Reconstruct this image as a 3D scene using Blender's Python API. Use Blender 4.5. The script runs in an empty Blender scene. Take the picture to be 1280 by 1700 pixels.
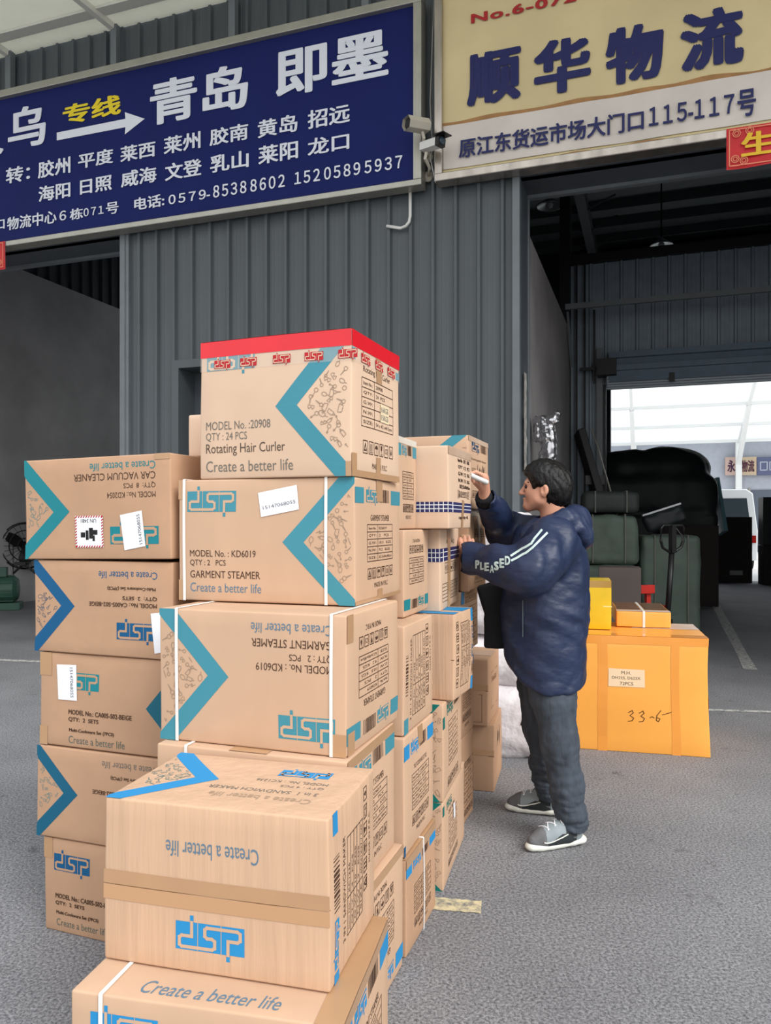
import bpy, bmesh, math, random
import numpy as np
from mathutils import Vector, Matrix, noise
from mathutils.bvhtree import BVHTree

S = bpy.context.scene
COL = S.collection
rnd = random.Random(7)

# ------------------------------------------------------------------ camera, sky, light, exposure
EYE = 1.45                      # the phone is held at chest height
FPX, CX, HY = 1280.0, 640.0, 868.0
cam = bpy.data.cameras.new('camera')
cam.sensor_fit = 'VERTICAL'; cam.sensor_height = 34.0; cam.lens = 34.0 * FPX / 1700.0
cam.shift_y = (HY - 850.0) / 1700.0
cam.clip_start = 0.05; cam.clip_end = 400
camo = bpy.data.objects.new('camera', cam); COL.objects.link(camo)
camo.location = (0, 0, EYE); camo.rotation_euler = (math.pi / 2, 0, 0)
S.camera = camo

W = bpy.data.worlds.new('overcast_sky'); S.world = W; W.use_nodes = True
_n = W.node_tree.nodes; _l = W.node_tree.links
_bg = _n['Background']
_tc = _n.new('ShaderNodeTexCoord'); _sx = _n.new('ShaderNodeSeparateXYZ'); _rp = _n.new('ShaderNodeValToRGB')
_l.new(_tc.outputs['Generated'], _sx.inputs[0]); _l.new(_sx.outputs['Z'], _rp.inputs[0]); _l.new(_rp.outputs[0], _bg.inputs[0])
_rp.color_ramp.elements[0].position = 0.0; _rp.color_ramp.elements[0].color = (1.0, 0.985, 0.96, 1)
_rp.color_ramp.elements[1].position = 0.9; _rp.color_ramp.elements[1].color = (0.82, 0.9, 1.0, 1)
_bg.inputs[1].default_value = 0.88

sun = bpy.data.lights.new('hazy_sun', 'SUN'); sun.energy = 1.95; sun.angle = math.radians(36); sun.color = (1.0, 0.975, 0.94)
suno = bpy.data.objects.new('hazy_sun', sun); COL.objects.link(suno)
suno.rotation_euler = (math.radians(50), 0, math.radians(38))

S.view_settings.view_transform = 'Standard'; S.view_settings.look = 'None'
S.view_settings.gamma = 1.0; S.view_settings.use_curve_mapping = False
S.view_settings.exposure = 0.7

# ------------------------------------------------------------------ helpers
TH = math.radians(19.0)         # the shed front recedes to the left by this angle
UO = Vector((1.12, 6.577, 0))   # foot of the right bay's left jamb
UD = Vector((math.cos(TH), -math.sin(TH), 0)); VD = Vector((math.sin(TH), math.cos(TH), 0))
def WP(u, v, z): return UO + UD * u + VD * v + Vector((0, 0, z))
def at(px, py, D): return Vector(((px - CX) / FPX * D, D, EYE - (py - HY) / FPX * D))
def on_v(px, py, v):            # (u, z) of the point of the plane v seen at a pixel
    a = (px - CX) / FPX
    o = UO + VD * v
    u = (a * o.y - o.x) / (UD.x - a * UD.y)
    D = o.y + UD.y * u
    return u, EYE - (py - HY) / FPX * D

def srgb(r, g, b):
    f = lambda c: (c / 255.0 / 12.92) if c / 255.0 <= 0.04045 else ((c / 255.0 + 0.055) / 1.055) ** 2.4
    return (f(r), f(g), f(b), 1)

_MC = {}
def mat(name, col, rough=0.7, metal=0.0, var=0.0, vscale=6.0, stretch=(1, 1, 1), bump=0.0, bscale=40.0, spec=0.4, col2=None, detail=4, transl=0.0, sheen=0.0, coat=0.0):
    if name in _MC: return _MC[name]
    m = bpy.data.materials.new(name); m.use_nodes = True
    nt = m.node_tree; N = nt.nodes; L = nt.links; b = N['Principled BSDF']
    b.inputs['Base Color'].default_value = col; b.inputs['Roughness'].default_value = rough
    b.inputs['Metallic'].default_value = metal; b.inputs['Specular IOR Level'].default_value = spec
    if coat: b.inputs['Coat Weight'].default_value = coat
    if var > 0 or bump > 0:
        tc = N.new('ShaderNodeTexCoord'); mp = N.new('ShaderNodeMapping'); mp.inputs['Scale'].default_value = stretch
        L.new(tc.outputs['Object'], mp.inputs[0])
    if var > 0:
        nz = N.new('ShaderNodeTexNoise'); nz.inputs['Scale'].default_value = vscale; nz.inputs['Detail'].default_value = detail
        L.new(mp.outputs[0], nz.inputs['Vector'])
        rp = N.new('ShaderNodeValToRGB'); e = rp.color_ramp.elements
        c2 = col2 or tuple(min(1, c * (1 + var)) for c in col[:3]) + (1,)
        c1 = tuple(c * (1 - var) for c in col[:3]) + (1,) if not col2 else col
        e[0].position = 0.33; e[0].color = c1; e[1].position = 0.67; e[1].color = c2
        L.new(nz.outputs['Fac'], rp.inputs[0]); L.new(rp.outputs[0], b.inputs['Base Color'])
    if bump > 0:
        n2 = N.new('ShaderNodeTexNoise'); n2.inputs['Scale'].default_value = bscale; n2.inputs['Detail'].default_value = 5
        L.new(mp.outputs[0], n2.inputs['Vector'])
        bp = N.new('ShaderNodeBump'); bp.inputs['Strength'].default_value = bump; bp.inputs['Distance'].default_value = 0.02
        L.new(n2.outputs['Fac'], bp.inputs['Height']); L.new(bp.outputs[0], b.inputs['Normal'])
    if transl > 0:
        t = N.new('ShaderNodeBsdfTranslucent'); t.inputs[0].default_value = col
        mx = N.new('ShaderNodeMixShader'); mx.inputs[0].default_value = transl
        L.new(b.outputs[0], mx.inputs[1]); L.new(t.outputs[0], mx.inputs[2]); L.new(mx.outputs[0], N['Material Output'].inputs[0])
    _MC[name] = m
    return m

def clear_film():
    m = bpy.data.materials.new('clear_tape_film'); m.use_nodes = True; N = m.node_tree.nodes; L = m.node_tree.links
    t = N.new('ShaderNodeBsdfTransparent'); x = N.new('ShaderNodeMixShader'); x.inputs[0].default_value = .2; N['Principled BSDF'].inputs['Roughness'].default_value = .15; N['Principled BSDF'].inputs['Base Color'].default_value = (.8, .74, .66, 1)
    L.new(t.outputs[0], x.inputs[1]); L.new(N['Principled BSDF'].outputs[0], x.inputs[2]); L.new(x.outputs[0], N['Material Output'].inputs[0])
    return m

def asphalt():
    m = bpy.data.materials.new('asphalt'); m.use_nodes = True
    nt = m.node_tree; N = nt.nodes; L = nt.links; b = N['Principled BSDF']
    tc = N.new('ShaderNodeTexCoord')
    def nz(sc, det=4, rough=0.6):
        n = N.new('ShaderNodeTexNoise'); n.inputs['Scale'].default_value = sc; n.inputs['Detail'].default_value = det; n.inputs['Roughness'].default_value = rough
        L.new(tc.outputs['Object'], n.inputs['Vector']); return n
    def ramp(n, p0, c0, p1, c1):
        r = N.new('ShaderNodeValToRGB'); e = r.color_ramp.elements
        e[0].position = p0; e[0].color = c0; e[1].position = p1; e[1].color = c1
        L.new(n.outputs['Fac'], r.inputs[0]); return r
    fine = ramp(nz(95, 6, 0.85), 0.40, srgb(74, 74, 78), 0.62, srgb(172, 172, 174))
    big = ramp(nz(0.8, 5), 0.35, (0.78, 0.78, 0.79, 1), 0.65, (1.08, 1.08, 1.08, 1))
    st = ramp(nz(4.2, 6, 0.7), 0.61, (1, 1, 1, 1), 0.70, (0.45, 0.44, 0.44, 1))
    m1 = N.new('ShaderNodeMixRGB'); m1.blend_type = 'MULTIPLY'; m1.inputs[0].default_value = 1
    m2 = N.new('ShaderNodeMixRGB'); m2.blend_type = 'MULTIPLY'; m2.inputs[0].default_value = 0.8
    L.new(fine.outputs[0], m1.inputs[1]); L.new(big.outputs[0], m1.inputs[2])
    L.new(m1.outputs[0], m2.inputs[1]); L.new(st.outputs[0], m2.inputs[2]); L.new(m2.outputs[0], b.inputs['Base Color'])
    b.inputs['Roughness'].default_value = 0.75; b.inputs['Specular IOR Level'].default_value = 0.35
    bp = N.new('ShaderNodeBump'); bp.inputs['Strength'].default_value = 0.22; bp.inputs['Distance'].default_value = 0.005
    L.new(nz(210, 4, 0.8).outputs['Fac'], bp.inputs['Height']); L.new(bp.outputs[0], b.inputs['Normal'])
    return m

def paint_worn(name, colr):
    m = bpy.data.materials.new(name); m.use_nodes = True
    nt = m.node_tree; N = nt.nodes; L = nt.links; b = N['Principled BSDF']
    tc = N.new('ShaderNodeTexCoord'); n = N.new('ShaderNodeTexNoise'); n.inputs['Scale'].default_value = 22; n.inputs['Detail'].default_value = 8; n.inputs['Roughness'].default_value = 0.75
    L.new(tc.outputs['Object'], n.inputs['Vector'])
    r = N.new('ShaderNodeValToRGB'); e = r.color_ramp.elements
    e[0].position = 0.38; e[0].color = srgb(112, 112, 114); e[1].position = 0.56; e[1].color = colr
    L.new(n.outputs['Fac'], r.inputs[0]); L.new(r.outputs[0], b.inputs['Base Color'])
    b.inputs['Roughness'].default_value = 0.8
    return m

class MB:
    def __init__(s): s.V = []; s.F = []; s.M = []; s.mats = []
    def mi(s, m):
        if m not in s.mats: s.mats.append(m)
        return s.mats.index(m)
    def add(s, vs, fs, m):
        k = len(s.V); i = s.mi(m)
        s.V.extend([tuple(v) for v in vs])
        for f in fs: s.F.append(tuple(k + j for j in f)); s.M.append(i)
    def box(s, c, sz, m, R=None):
        hx, hy, hz = sz[0] / 2, sz[1] / 2, sz[2] / 2
        vs = [Vector((x * hx, y * hy, z * hz)) for x in (-1, 1) for y in (-1, 1) for z in (-1, 1)]
        if R is not None: vs = [R @ v for v in vs]
        c = Vector(c)
        s.add([v + c for v in vs], [(0, 1, 3, 2), (4, 6, 7, 5), (0, 4, 5, 1), (2, 3, 7, 6), (0, 2, 6, 4), (1, 5, 7, 3)], m)
    def hexa(s, p, m):      # eight corners: bottom ring then top ring
        s.add(p, [(3, 2, 1, 0), (4, 5, 6, 7), (0, 1, 5, 4), (1, 2, 6, 5), (2, 3, 7, 6), (3, 0, 4, 7)], m)
    def wbox(s, u0, u1, v0, v1, z0, z1, m):   # box in the shed's own directions
        s.hexa([WP(u0, v0, z0), WP(u1, v0, z0), WP(u1, v1, z0), WP(u0, v1, z0), WP(u0, v0, z1), WP(u1, v0, z1), WP(u1, v1, z1), WP(u0, v1, z1)], m)
    def bar(s, a, b, w, h, m, up=(0, 0, 1)):
        a = Vector(a); b = Vector(b); d = (b - a).normalized(); up = Vector(up)
        if abs(d.dot(up)) > 0.98: up = Vector((1, 0, 0))
        r = d.cross(up).normalized(); t = r.cross(d)
        p = []
        for q in (a, b):
            p += [q - r * w / 2 - t * h / 2, q + r * w / 2 - t * h / 2, q + r * w / 2 + t * h / 2, q - r * w / 2 + t * h / 2]
        s.hexa(p, m)
    def tube(s, pts, r, m, n=10, closed=False):
        pts = [Vector(p) for p in pts]; k = len(pts)
        rr = r if isinstance(r, (list, tuple)) else [r] * k
        vs = []; ref = None
        for i, p in enumerate(pts):
            a = pts[(i - 1) % k] if (closed or i > 0) else p
            b = pts[(i + 1) % k] if (closed or i < k - 1) else p
            d = (b - a).normalized()
            if ref is None: ref = Vector((0, 0, 1)) if abs(d.z) < 0.9 else Vector((1, 0, 0))
            x = d.cross(ref).normalized(); y = d.cross(x); ref = -y if False else ref
            for j in range(n):
                t = 2 * math.pi * j / n
                vs.append(p + (x * math.cos(t) + y * math.sin(t)) * rr[i])
        fs = []
        for i in range(k if closed else k - 1):
            for j in range(n):
                fs.append((i * n + j, i * n + (j + 1) % n, ((i + 1) % k) * n + (j + 1) % n, ((i + 1) % k) * n + j))
        if not closed: fs += [tuple(range(n))[::-1], tuple((k - 1) * n + j for j in range(n))]
        s.add(vs, fs, m)
    def lathe(s, prof, m, n=24, M=None):
        vs = []
        for r, z in prof:
            for j in range(n):
                t = 2 * math.pi * j / n
                v = Vector((r * math.cos(t), r * math.sin(t), z))
                vs.append(M @ v if M is not None else v)
        fs = []
        for i in range(len(prof) - 1):
            for j in range(n): fs.append((i * n + j, i * n + (j + 1) % n, (i + 1) * n + (j + 1) % n, (i + 1) * n + j))
        fs += [tuple(range(n))[::-1], tuple((len(prof) - 1) * n + j for j in range(n))]
        s.add(vs, fs, m)
    def build(s, name, parent=None, smooth=False, bevel=0.0, loc=None, shift=None):
        me = bpy.data.meshes.new(name)
        V = s.V if shift is None else [tuple(Vector(v) - shift) for v in s.V]
        me.from_pydata(V, [], s.F)
        for m in s.mats: me.materials.append(m)
        me.polygons.foreach_set('material_index', s.M)
        if smooth: me.polygons.foreach_set('use_smooth', [True] * len(s.F))
        me.update()
        if bevel or smooth:
            bm = bmesh.new(); bm.from_mesh(me); bmesh.ops.recalc_face_normals(bm, faces=bm.faces); bm.to_mesh(me); bm.free()
        o = bpy.data.objects.new(name, me); COL.objects.link(o)
        if parent is not None: o.parent = parent
        if loc is not None: o.location = loc
        if shift is not None and loc is None: o.location = shift
        if bevel:
            md = o.modifiers.new('bevel', 'BEVEL'); md.width = bevel; md.segments = 2; md.limit_method = 'ANGLE'; md.angle_limit = math.radians(40)
        return o

def tag(o, label=None, cat=None, group=None, kind=None):
    if label: o['label'] = label
    if cat: o['category'] = cat
    if group: o['group'] = group
    if kind: o['kind'] = kind
    return o
def empty(name, loc, rz=0.0):
    o = bpy.data.objects.new(name, None); COL.objects.link(o); o.location = loc; o.rotation_euler = (0, 0, rz); o.empty_display_size = 0.1
    return o
def struct(o): o['kind'] = 'structure'; return o

# ---- lettering: the outlines of a string, fitted into a unit box
_TC = {}
def text_geo(s, bold=0.0, spacing=1.0, shear=0.0):
    k = (s, bold, spacing, shear)
    if k in _TC: return _TC[k]
    c = bpy.data.curves.new('lettering', 'FONT'); c.body = s; c.offset = bold; c.resolution_u = 3; c.space_character = spacing; c.shear = shear
    o = bpy.data.objects.new('lettering', c); COL.objects.link(o)
    dg = bpy.context.evaluated_depsgraph_get(); ev = o.evaluated_get(dg); me = ev.to_mesh()
    vs = [(v.co.x, v.co.y) for v in me.vertices]; fs = [tuple(p.vertices) for p in me.polygons]
    ev.to_mesh_clear(); bpy.data.objects.remove(o); bpy.data.curves.remove(c)
    x0 = min(v[0] for v in vs); x1 = max(v[0] for v in vs); y0 = min(v[1] for v in vs); y1 = max(v[1] for v in vs)
    vs = [((x - x0) / (x1 - x0), (y - y0) / (y1 - y0)) for x, y in vs]
    _TC[k] = (vs, fs, (x1 - x0) / (y1 - y0))
    return _TC[k]
def ink(name, col, rough=0.6): return mat(name, col, rough, spec=0.3)

class Sheet:
    """draws flat shapes (u, v) through a mapping onto a surface of an MB"""
    def __init__(s, mb, fn): s.mb = mb; s.fn = fn
    def pts(s, ps, lift): return [s.fn(u, v, lift) for u, v in ps]
    def text(s, t, u0, v0, u1, v1, m, bold=0.0, spacing=1.0, shear=0.0, lift=1.0):
        vs, fs, asp = text_geo(t, 0.0, spacing, shear)
        sh = [(0, 0)]
        if bold >= 0.018:        # heavier strokes: the outline drawn again a little to every side
            b = bold * 0.62
            sh += [(b, 0), (-b, 0), (0, b * .7), (0, -b * .7), (b * .8, b * .6), (-b * .8, b * .6), (b * .8, -b * .6), (-b * .8, -b * .6)]
        else: b = 0
        kx = 1 - 2 * b / asp; ky = 1 - 1.4 * b
        for q, (dx, dy) in enumerate(sh):
            s.mb.add(s.pts([(u0 + (.5 + (x - .5) * kx + dx / asp) * (u1 - u0), v0 + (.5 + (y - .5) * ky + dy) * (v1 - v0)) for x, y in vs], lift + .14 * q), fs, m)
    def rect(s, u0, v0, u1, v1, m, nu=1, nv=1, lift=0.8): s.quad((u0, v0), (u1, v0), (u1, v1), (u0, v1), m, nu, nv, lift)
    def quad(s, a, b, c, d, m, nu=1, nv=1, lift=0.8):
        g = []
        for j in range(nv + 1):
            for i in range(nu + 1):
                x, y = i / nu, j / nv
                g.append(tuple((a[k] * (1 - x) + b[k] * x) * (1 - y) + (d[k] * (1 - x) + c[k] * x) * y for k in (0, 1)))
        fs = [(j * (nu + 1) + i, j * (nu + 1) + i + 1, (j + 1) * (nu + 1) + i + 1, (j + 1) * (nu + 1) + i) for j in range(nv) for i in range(nu)]
        s.mb.add(s.pts(g, lift), fs, m)
    def poly(s, ps, m, lift=0.8): s.mb.add(s.pts(ps, lift), [tuple(range(len(ps)))], m)
    def line(s, ps, w, m, closed=False, lift=1.0):
        n = len(ps)
        for i in range(n if closed else n - 1):
            a = Vector(ps[i]); b = Vector(ps[(i + 1) % n]); d = b - a
            if d.length < 1e-6: continue
            d.normalize(); e = Vector((-d.y, d.x)) * w / 2; d = d * w * 0.45
            a = a - d; b = b + d
            s.mb.add(s.pts([a - e, b - e, b + e, a + e], lift), [(0, 1, 2, 3)], m)
    def frame(s, u0, v0, u1, v1, w, m): s.line([(u0, v0), (u1, v0), (u1, v1), (u0, v1)], w, m, True)

# ------------------------------------------------------------------ materials
KRAFT = mat('kraft_cardboard', srgb(198, 164, 136), 0.72, var=0.07, vscale=3.0, stretch=(1, 1, 0.5), bump=0.10, bscale=9, spec=0.25)
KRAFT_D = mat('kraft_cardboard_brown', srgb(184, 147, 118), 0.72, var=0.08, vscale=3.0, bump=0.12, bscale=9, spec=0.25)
KRAFT_L = mat('kraft_cardboard_pale', srgb(212, 182, 156), 0.72, var=0.05, vscale=3.0, bump=0.10, bscale=9, spec=0.25)
TEAL = ink('teal_ink', srgb(64, 136, 152)); BLUE = ink('blue_ink', srgb(38, 136, 192)); NAVYB = ink('deep_blue_ink', srgb(10, 84, 128)); GREEN = ink('green_ink', srgb(16, 112, 104))
TEAL2 = ink('teal_green_ink', srgb(22, 124, 134))
NAVY = ink('navy_ink', srgb(44, 44, 92)); BROWN = ink('brown_ink', srgb(72, 48, 34)); GREYT = ink('grey_ink', srgb(112, 106, 98)); SLATE = ink('slate_ink', srgb(92, 120, 140))
DOOD = ink('sketch_ink', srgb(152, 130, 110)); DOODT = ink('sketch_teal_ink', srgb(96, 134, 134)); BLACKI = ink('black_ink', srgb(26, 24, 24))
REDI = ink('red_ink', srgb(178, 32, 40)); WHITEI = ink('white_ink', srgb(226, 230, 232))
PAPER = mat('white_paper', srgb(232, 234, 238), 0.6, var=0.02)
STRAPM = mat('white_plastic_strap', srgb(228, 224, 220), 0.4)
KRAFT_C = mat('crushed_kraft_cardboard', srgb(200, 165, 136), 0.72, var=.025, vscale=10, stretch=(1, 1, .06), bump=.40, bscale=20, spec=.25)
TAPE = mat('brown_packing_tape', srgb(180, 142, 106), 0.28, spec=0.6, var=0.05)
REDTAPE = mat('red_tape', srgb(214, 32, 44), 0.3, spec=0.5, var=0.05)
DARKM = mat('black_metal', srgb(28, 28, 30), 0.5)
STEELG = mat('grey_sheet_metal', srgb(76, 82, 86), 0.45, var=0.10, vscale=2.5, stretch=(1, 1, 0.3), spec=0.45)
STEELF = mat('grey_flashing', srgb(106, 112, 116), 0.45, var=0.06)
STEELD = mat('dark_sheet_metal', srgb(74, 80, 86), 0.5, var=0.08)
CONC = mat('grey_plaster', srgb(146, 142, 142), 0.9, var=0.22, vscale=1.1, bump=0.15, bscale=12, detail=6)
CONCL = mat('pale_plaster', srgb(206, 204, 204), 0.9, var=0.16, vscale=0.9, bump=0.12, bscale=12, detail=6)
ALU = mat('brushed_aluminium', srgb(168, 166, 156), 0.38, metal=0.6, var=0.06)
STAINL = mat('stainless_edge', srgb(176, 168, 158), 0.25, metal=0.8, var=0.2, vscale=9, stretch=(1, 1, 0.3))
BLACKP = mat('black_plastic', srgb(20, 20, 22), 0.4)
WHITEP = mat('white_plastic', srgb(214, 214, 210), 0.4)
# ------------------------------------------------------------------ the yard and the shed
g = MB(); AS = asphalt()
g.add([(-40, -15, 0), (40, -15, 0), (40, 34, 0), (-40, 34, 0)], [(0, 1, 2, 3)], AS)
struct(g.build('floor'))
g = MB(); PALE = mat('sunlit_concrete', srgb(226, 224, 220), 0.9, var=0.05)  # ground beyond the shed, sunlight put into its pale colour
g.add([WP(-30, 14.45, 0.004), WP(40, 14.45, 0.004), WP(40, 60, 0.004), WP(-30, 60, 0.004)], [(0, 1, 2, 3)], PALE)
struct(g.build('trim_9'))

PITCH = 0.205
def ribbed(mb, u0, u1, z0, z1, v=0.0, m=STEELG, h=0.034, pitch=PITCH, phase=0.06, sgn=-1):
    """vertical ribbed sheet in the plane v, ribs standing out by h (sgn=-1: towards the yard)"""
    us = [u0]; k = math.floor((u0 - phase) / pitch)
    prof = [(0, 0), (0.012, 1), (0.038, 1), (0.05, 0), (0.098, 0), (0.103, 0.05), (0.108, 0.05), (0.113, 0), (0.142, 0), (0.147, 0.05), (0.152, 0.05), (0.157, 0)]
    P = [(u0, 0.0)]
    while k * pitch + phase < u1:
        for du, hh in prof:
            u = k * pitch + phase + du * pitch / 0.205
            if u0 < u < u1: P.append((u, hh * h))
        k += 1
    P.append((u1, 0.0))
    vs = []
    for u, hh in P:
        vs += [WP(u, v + sgn * hh, z0), WP(u, v + sgn * hh, z1)]
    mb.add(vs, [(2 * i, 2 * i + 2, 2 * i + 3, 2 * i + 1) for i in range(len(P) - 1)], m)

UL = -4.06                       # right edge of the left bay
DU0, _ = on_v(300, 700, 0); DU1 = DU0 + 1.25; DZ = 2.98
ZO = 4.40; ZR = 8.6
f = MB()
ribbed(f, UL + 0.10, DU0 - 0.08, 0, ZO); ribbed(f, DU0 - 0.08, DU1 + 0.08, DZ + 0.08, ZO); ribbed(f, DU1 + 0.08, -0.03, 0, ZO)
ribbed(f, -13, 9, ZO, ZR); ribbed(f, -13, -8.9, 0, ZO); ribbed(f, 4.7, 9, 0, ZO)
for a, b in ((UL + 0.1, DU0 - 0.08), (DU1 + 0.08, -0.03), (-13, -8.9), (4.7, 9)): f.wbox(a, b, 0.03, 0.10, 0, ZO, STEELD)
f.wbox(DU0 - 0.08, DU1 + 0.08, 0.03, 0.1, DZ + 0.08, ZO, STEELD)
f.wbox(-13, 9, 0.03, 0.10, ZO, ZR, STEELD)
struct(f.build('wall_front'))

# jambs and lintels of the two roller door openings
j = MB()
def flash(mb, u, side):          # side=+1: the opening lies to the right of u
    mb.wbox(min(u, u - side * 0.06), max(u, u - side * 0.06), -0.045, 0.02, 0, ZO + 0.06, STEELF)
    mb.wbox(min(u, u - side * 0.03), max(u, u - side * 0.03), 0.02, 0.42, 0, ZO + 0.0, STEELD)
    mb.wbox(min(u - side * 0.03, u + side * 0.014), max(u - side * 0.03, u + side * 0.014), 0.42, 0.46, 0, ZO - 0.02, STEELF)
flash(j, 0.03, 1); flash(j, UL + 0.03, -1)
j.wbox(UL + 0.09, UL + 0.13, -0.035, 0.02, 0, ZO, STEELF)
struct(j.build('trim_1'))
l = MB()
for a, b in ((-0.03, 4.75), (-8.95, UL + 0.03)):
    l.wbox(a, b, -0.045, 0.0, ZO, ZO + 0.09, STEELF)
    l.wbox(a, b, 0.0, 0.42, ZO, ZO + 0.05, STEELD)
    l.wbox(a, b, 0.40, 0.46, ZO - 0.03, ZO + 0.02, STEELF)
struct(l.build('trim_2'))

# door recess in the wall between the bays
d = MB()
d.wbox(DU0 - 0.08, DU0, -0.04, 0.25, 0, DZ + 0.08, STEELG); d.wbox(DU1, DU1 + 0.08, -0.04, 0.25, 0, DZ + 0.08, STEELG)
d.wbox(DU0, DU1, -0.04, 0.25, DZ, DZ + 0.08, STEELG)
d.wbox(DU0, DU0 + 0.2, 0.25, 0.3, 0, DZ, STEELD)
d.wbox(DU0 + 0.2, DU0 + 0.28, 0.22, 0.3, 0, DZ - 0.22, STEELG); d.wbox(DU1 - 0.08, DU1, 0.22, 0.3, 0, DZ - 0.22, STEELG)
d.wbox(DU0 + 0.2, DU1, 0.22, 0.3, DZ - 0.30, DZ - 0.22, STEELG); d.wbox(DU0 + 0.2, DU1, 0.26, 0.3, DZ - 0.22, DZ, STEELD)
dr = d.build('door_1'); struct(dr)
d = MB(); d.wbox(DU0 + 0.33, DU1 - 0.1, 0.26, 0.29, 0, DZ - 0.34, mat('door_leaf_grey', srgb(148, 154, 156), 0.5)); d.wbox(DU0 + 0.28, DU1 - 0.08, 0.29, 0.31, 0, DZ - 0.30, DARKM)
d.build('door_leaf', dr)

# walls behind the front
c = MB(); c.wbox(-0.10, 0.015, 0.46, 4.45, 0, 4.12, CONC); struct(c.build('wall_left'))
INNER = mat('pale_inner_sheet', srgb(132, 144, 154), 0.55, var=0.08)
c = MB(); PV = 4.50; PZ = 3.36; PT = 5.05; PU = on_v(1006, 900, PV)[0]
ribbed(c, -0.06, 4.75, PZ, PT, PV, INNER, 0.03); c.wbox(-0.06, 4.75, PV + .02, PV + .08, PZ, PT, STEELD); ribbed(c, 0.0, PU - .10, 0, PZ, PV, INNER, 0.03); c.wbox(0, PU - .10, PV + .02, PV + .08, 0, PZ, STEELD)
c.wbox(PU - .12, PU - .04, PV - .08, PV + .1, 0, PZ + .5, STEELF); c.wbox(PU - .04, PU, PV - .02, PV + .12, 0, PZ, DARKM)
struct(c.build('wall_middle'))
c = MB(); c.wbox(-0.06, 4.75, PV - .10, PV + .12, PT, PT + .12, DARKM); c.wbox(-0.12, 0.02, PV - .14, PV + .1, 0, ZR, DARKM)
for u in (.09, .20): c.wbox(u, u + .025, PV - .07, PV - .045, 0, PT, DARKM)
struct(c.build('trim_11'))
c = MB(); c.wbox(-9.95, -9.8, 0.4, 15, 0, 6.08, CONCL); c.wbox(-9.95, -9.86, 0.1, 15, 6.08, ZR, STEELD)
for k in range(48): c.wbox(-9.86, -9.82, 0.5 + k * 0.3, 0.58 + k * 0.3, 6.08, ZR, STEELD)
c.wbox(-9.8, -9.74, 0.5, 15, 7.35, 7.45, STEELF)
struct(c.build('wall_far_left'))
c = MB(); c.wbox(9.0, 9.1, 0, 15, 0, ZR, STEELD); c.wbox(UL - 0.15, UL + 0.0, 0.46, 15, 0, ZR, STEELD); c.wbox(-13.1, -13, 0, 15, 0, ZR, STEELD)
struct(c.build('wall_right'))
VB = 14.2; ZB = 5.15
BACKM = mat('blue_grey_sheet', srgb(92, 110, 126), 0.55, var=0.08)
c = MB(); ribbed(c, 0.0, 9.0, ZB + 0.05, ZR, VB, BACKM, 0.05, 0.36); c.wbox(-0.1, 9, VB, VB + 0.15, ZB, ZR, STEELD)
c.wbox(-0.10, 0.10, VB - 0.12, VB + 0.15, 0, ZB, STEELG); c.wbox(-13, -0.1, VB, VB + 0.15, 7.4, ZR, STEELD); c.wbox(-4.4, -0.1, VB, VB + 0.15, 0, 7.4, STEELD); c.wbox(6.2, 9, VB, VB + 0.15, 0, ZB, STEELD)  # opening at the left bay's unseen back, added to light its wall
struct(c.build('wall_back'))
# roof with purlins
PURL = mat('dark_purlin', srgb(104, 108, 112), 0.5)
c = MB(); c.wbox(-13.2, 9.2, -0.1, 15.2, ZR, ZR + 0.12, mat('roof_sheet_underside', srgb(112, 118, 122), .6))
for k in range(14): c.wbox(-13, 9, 1.0 + k * 1.02, 1.09 + k * 1.02, ZR - 0.2, ZR, PURL)
for u in (-0.30, -6.2, -8.9): c.wbox(u - 0.10, u + 0.10, 0.2, 14.4, ZR - 0.5, ZR - 0.2, PURL)
c.wbox(0.0, 9, VB - 0.5, VB - 0.25, ZR - 0.55, ZR - 0.2, DARKM)
for k in range(9):
    v = 3.2 + k * 1.2
    c.bar(WP(-.4, v, ZR - 0.45), WP(-.95, v + 0.4, ZR - 0.05), 0.04, 0.04, PURL); c.bar(WP(-.2, v, ZR - 0.45), WP(.35, v + 0.4, ZR - 0.05), 0.04, 0.04, PURL)
    c.bar(WP(-6.3, v, ZR - 0.45), WP(-7.4, v + 0.6, ZR - 0.9), 0.05, 0.05, PURL)
struct(c.build('ceiling'))
# beam across the right bay
b = MB()
b.bar(WP(0.02, 3.75, 4.28), WP(4.7, 3.75, 4.28), 0.05, 0.07, STEELF); b.bar(WP(0.05, 3.75, 4.22), WP(0.05, 4.3, 3.6), 0.03, 0.03, STEELF)
struct(b.build('trim_3'))

# rolled-up shutter of the far door
r = empty('roller_shutter', WP(PU + 2, PV - .1, PZ)); iv = Vector(r.location)
def extr(mb, u0, u1, prof, v0, z0, m):
    k = len(prof); vs = [WP(u0, v0 - a, z0 + z) for a, z in prof] + [WP(u1, v0 - a, z0 + z) for a, z in prof]
    mb.add(vs, [(i, (i + 1) % k, k + (i + 1) % k, k + i) for i in range(k)] + [tuple(range(k)), tuple(range(k, 2 * k))[::-1]], m)
b = MB(); extr(b, PU + .05, 4.7, [(.20, -.02), (.22, .05), (.22, .12), (.25, .125), (.25, .20), (.21, .21), (.20, .29), (.24, .30), (.24, .38), (.05, .42), (.05, -.02)], PV, PZ + .02, BACKM); b.build('shutter_housing', r, shift=iv, loc=(0, 0, 0))
b = MB(); SLAT = mat('shutter_slats', srgb(150, 160, 168), 0.4)
for k in range(4): extr(b, PU + .02, 4.68, [(.19 - k * .025, -.03 + k * -.03), (.19 - k * .025, -.055 - k * .03), (.165 - k * .025, -.06 - k * .03), (.165 - k * .025, -.035 - k * .03)], PV, PZ + .06, SLAT)
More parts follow.
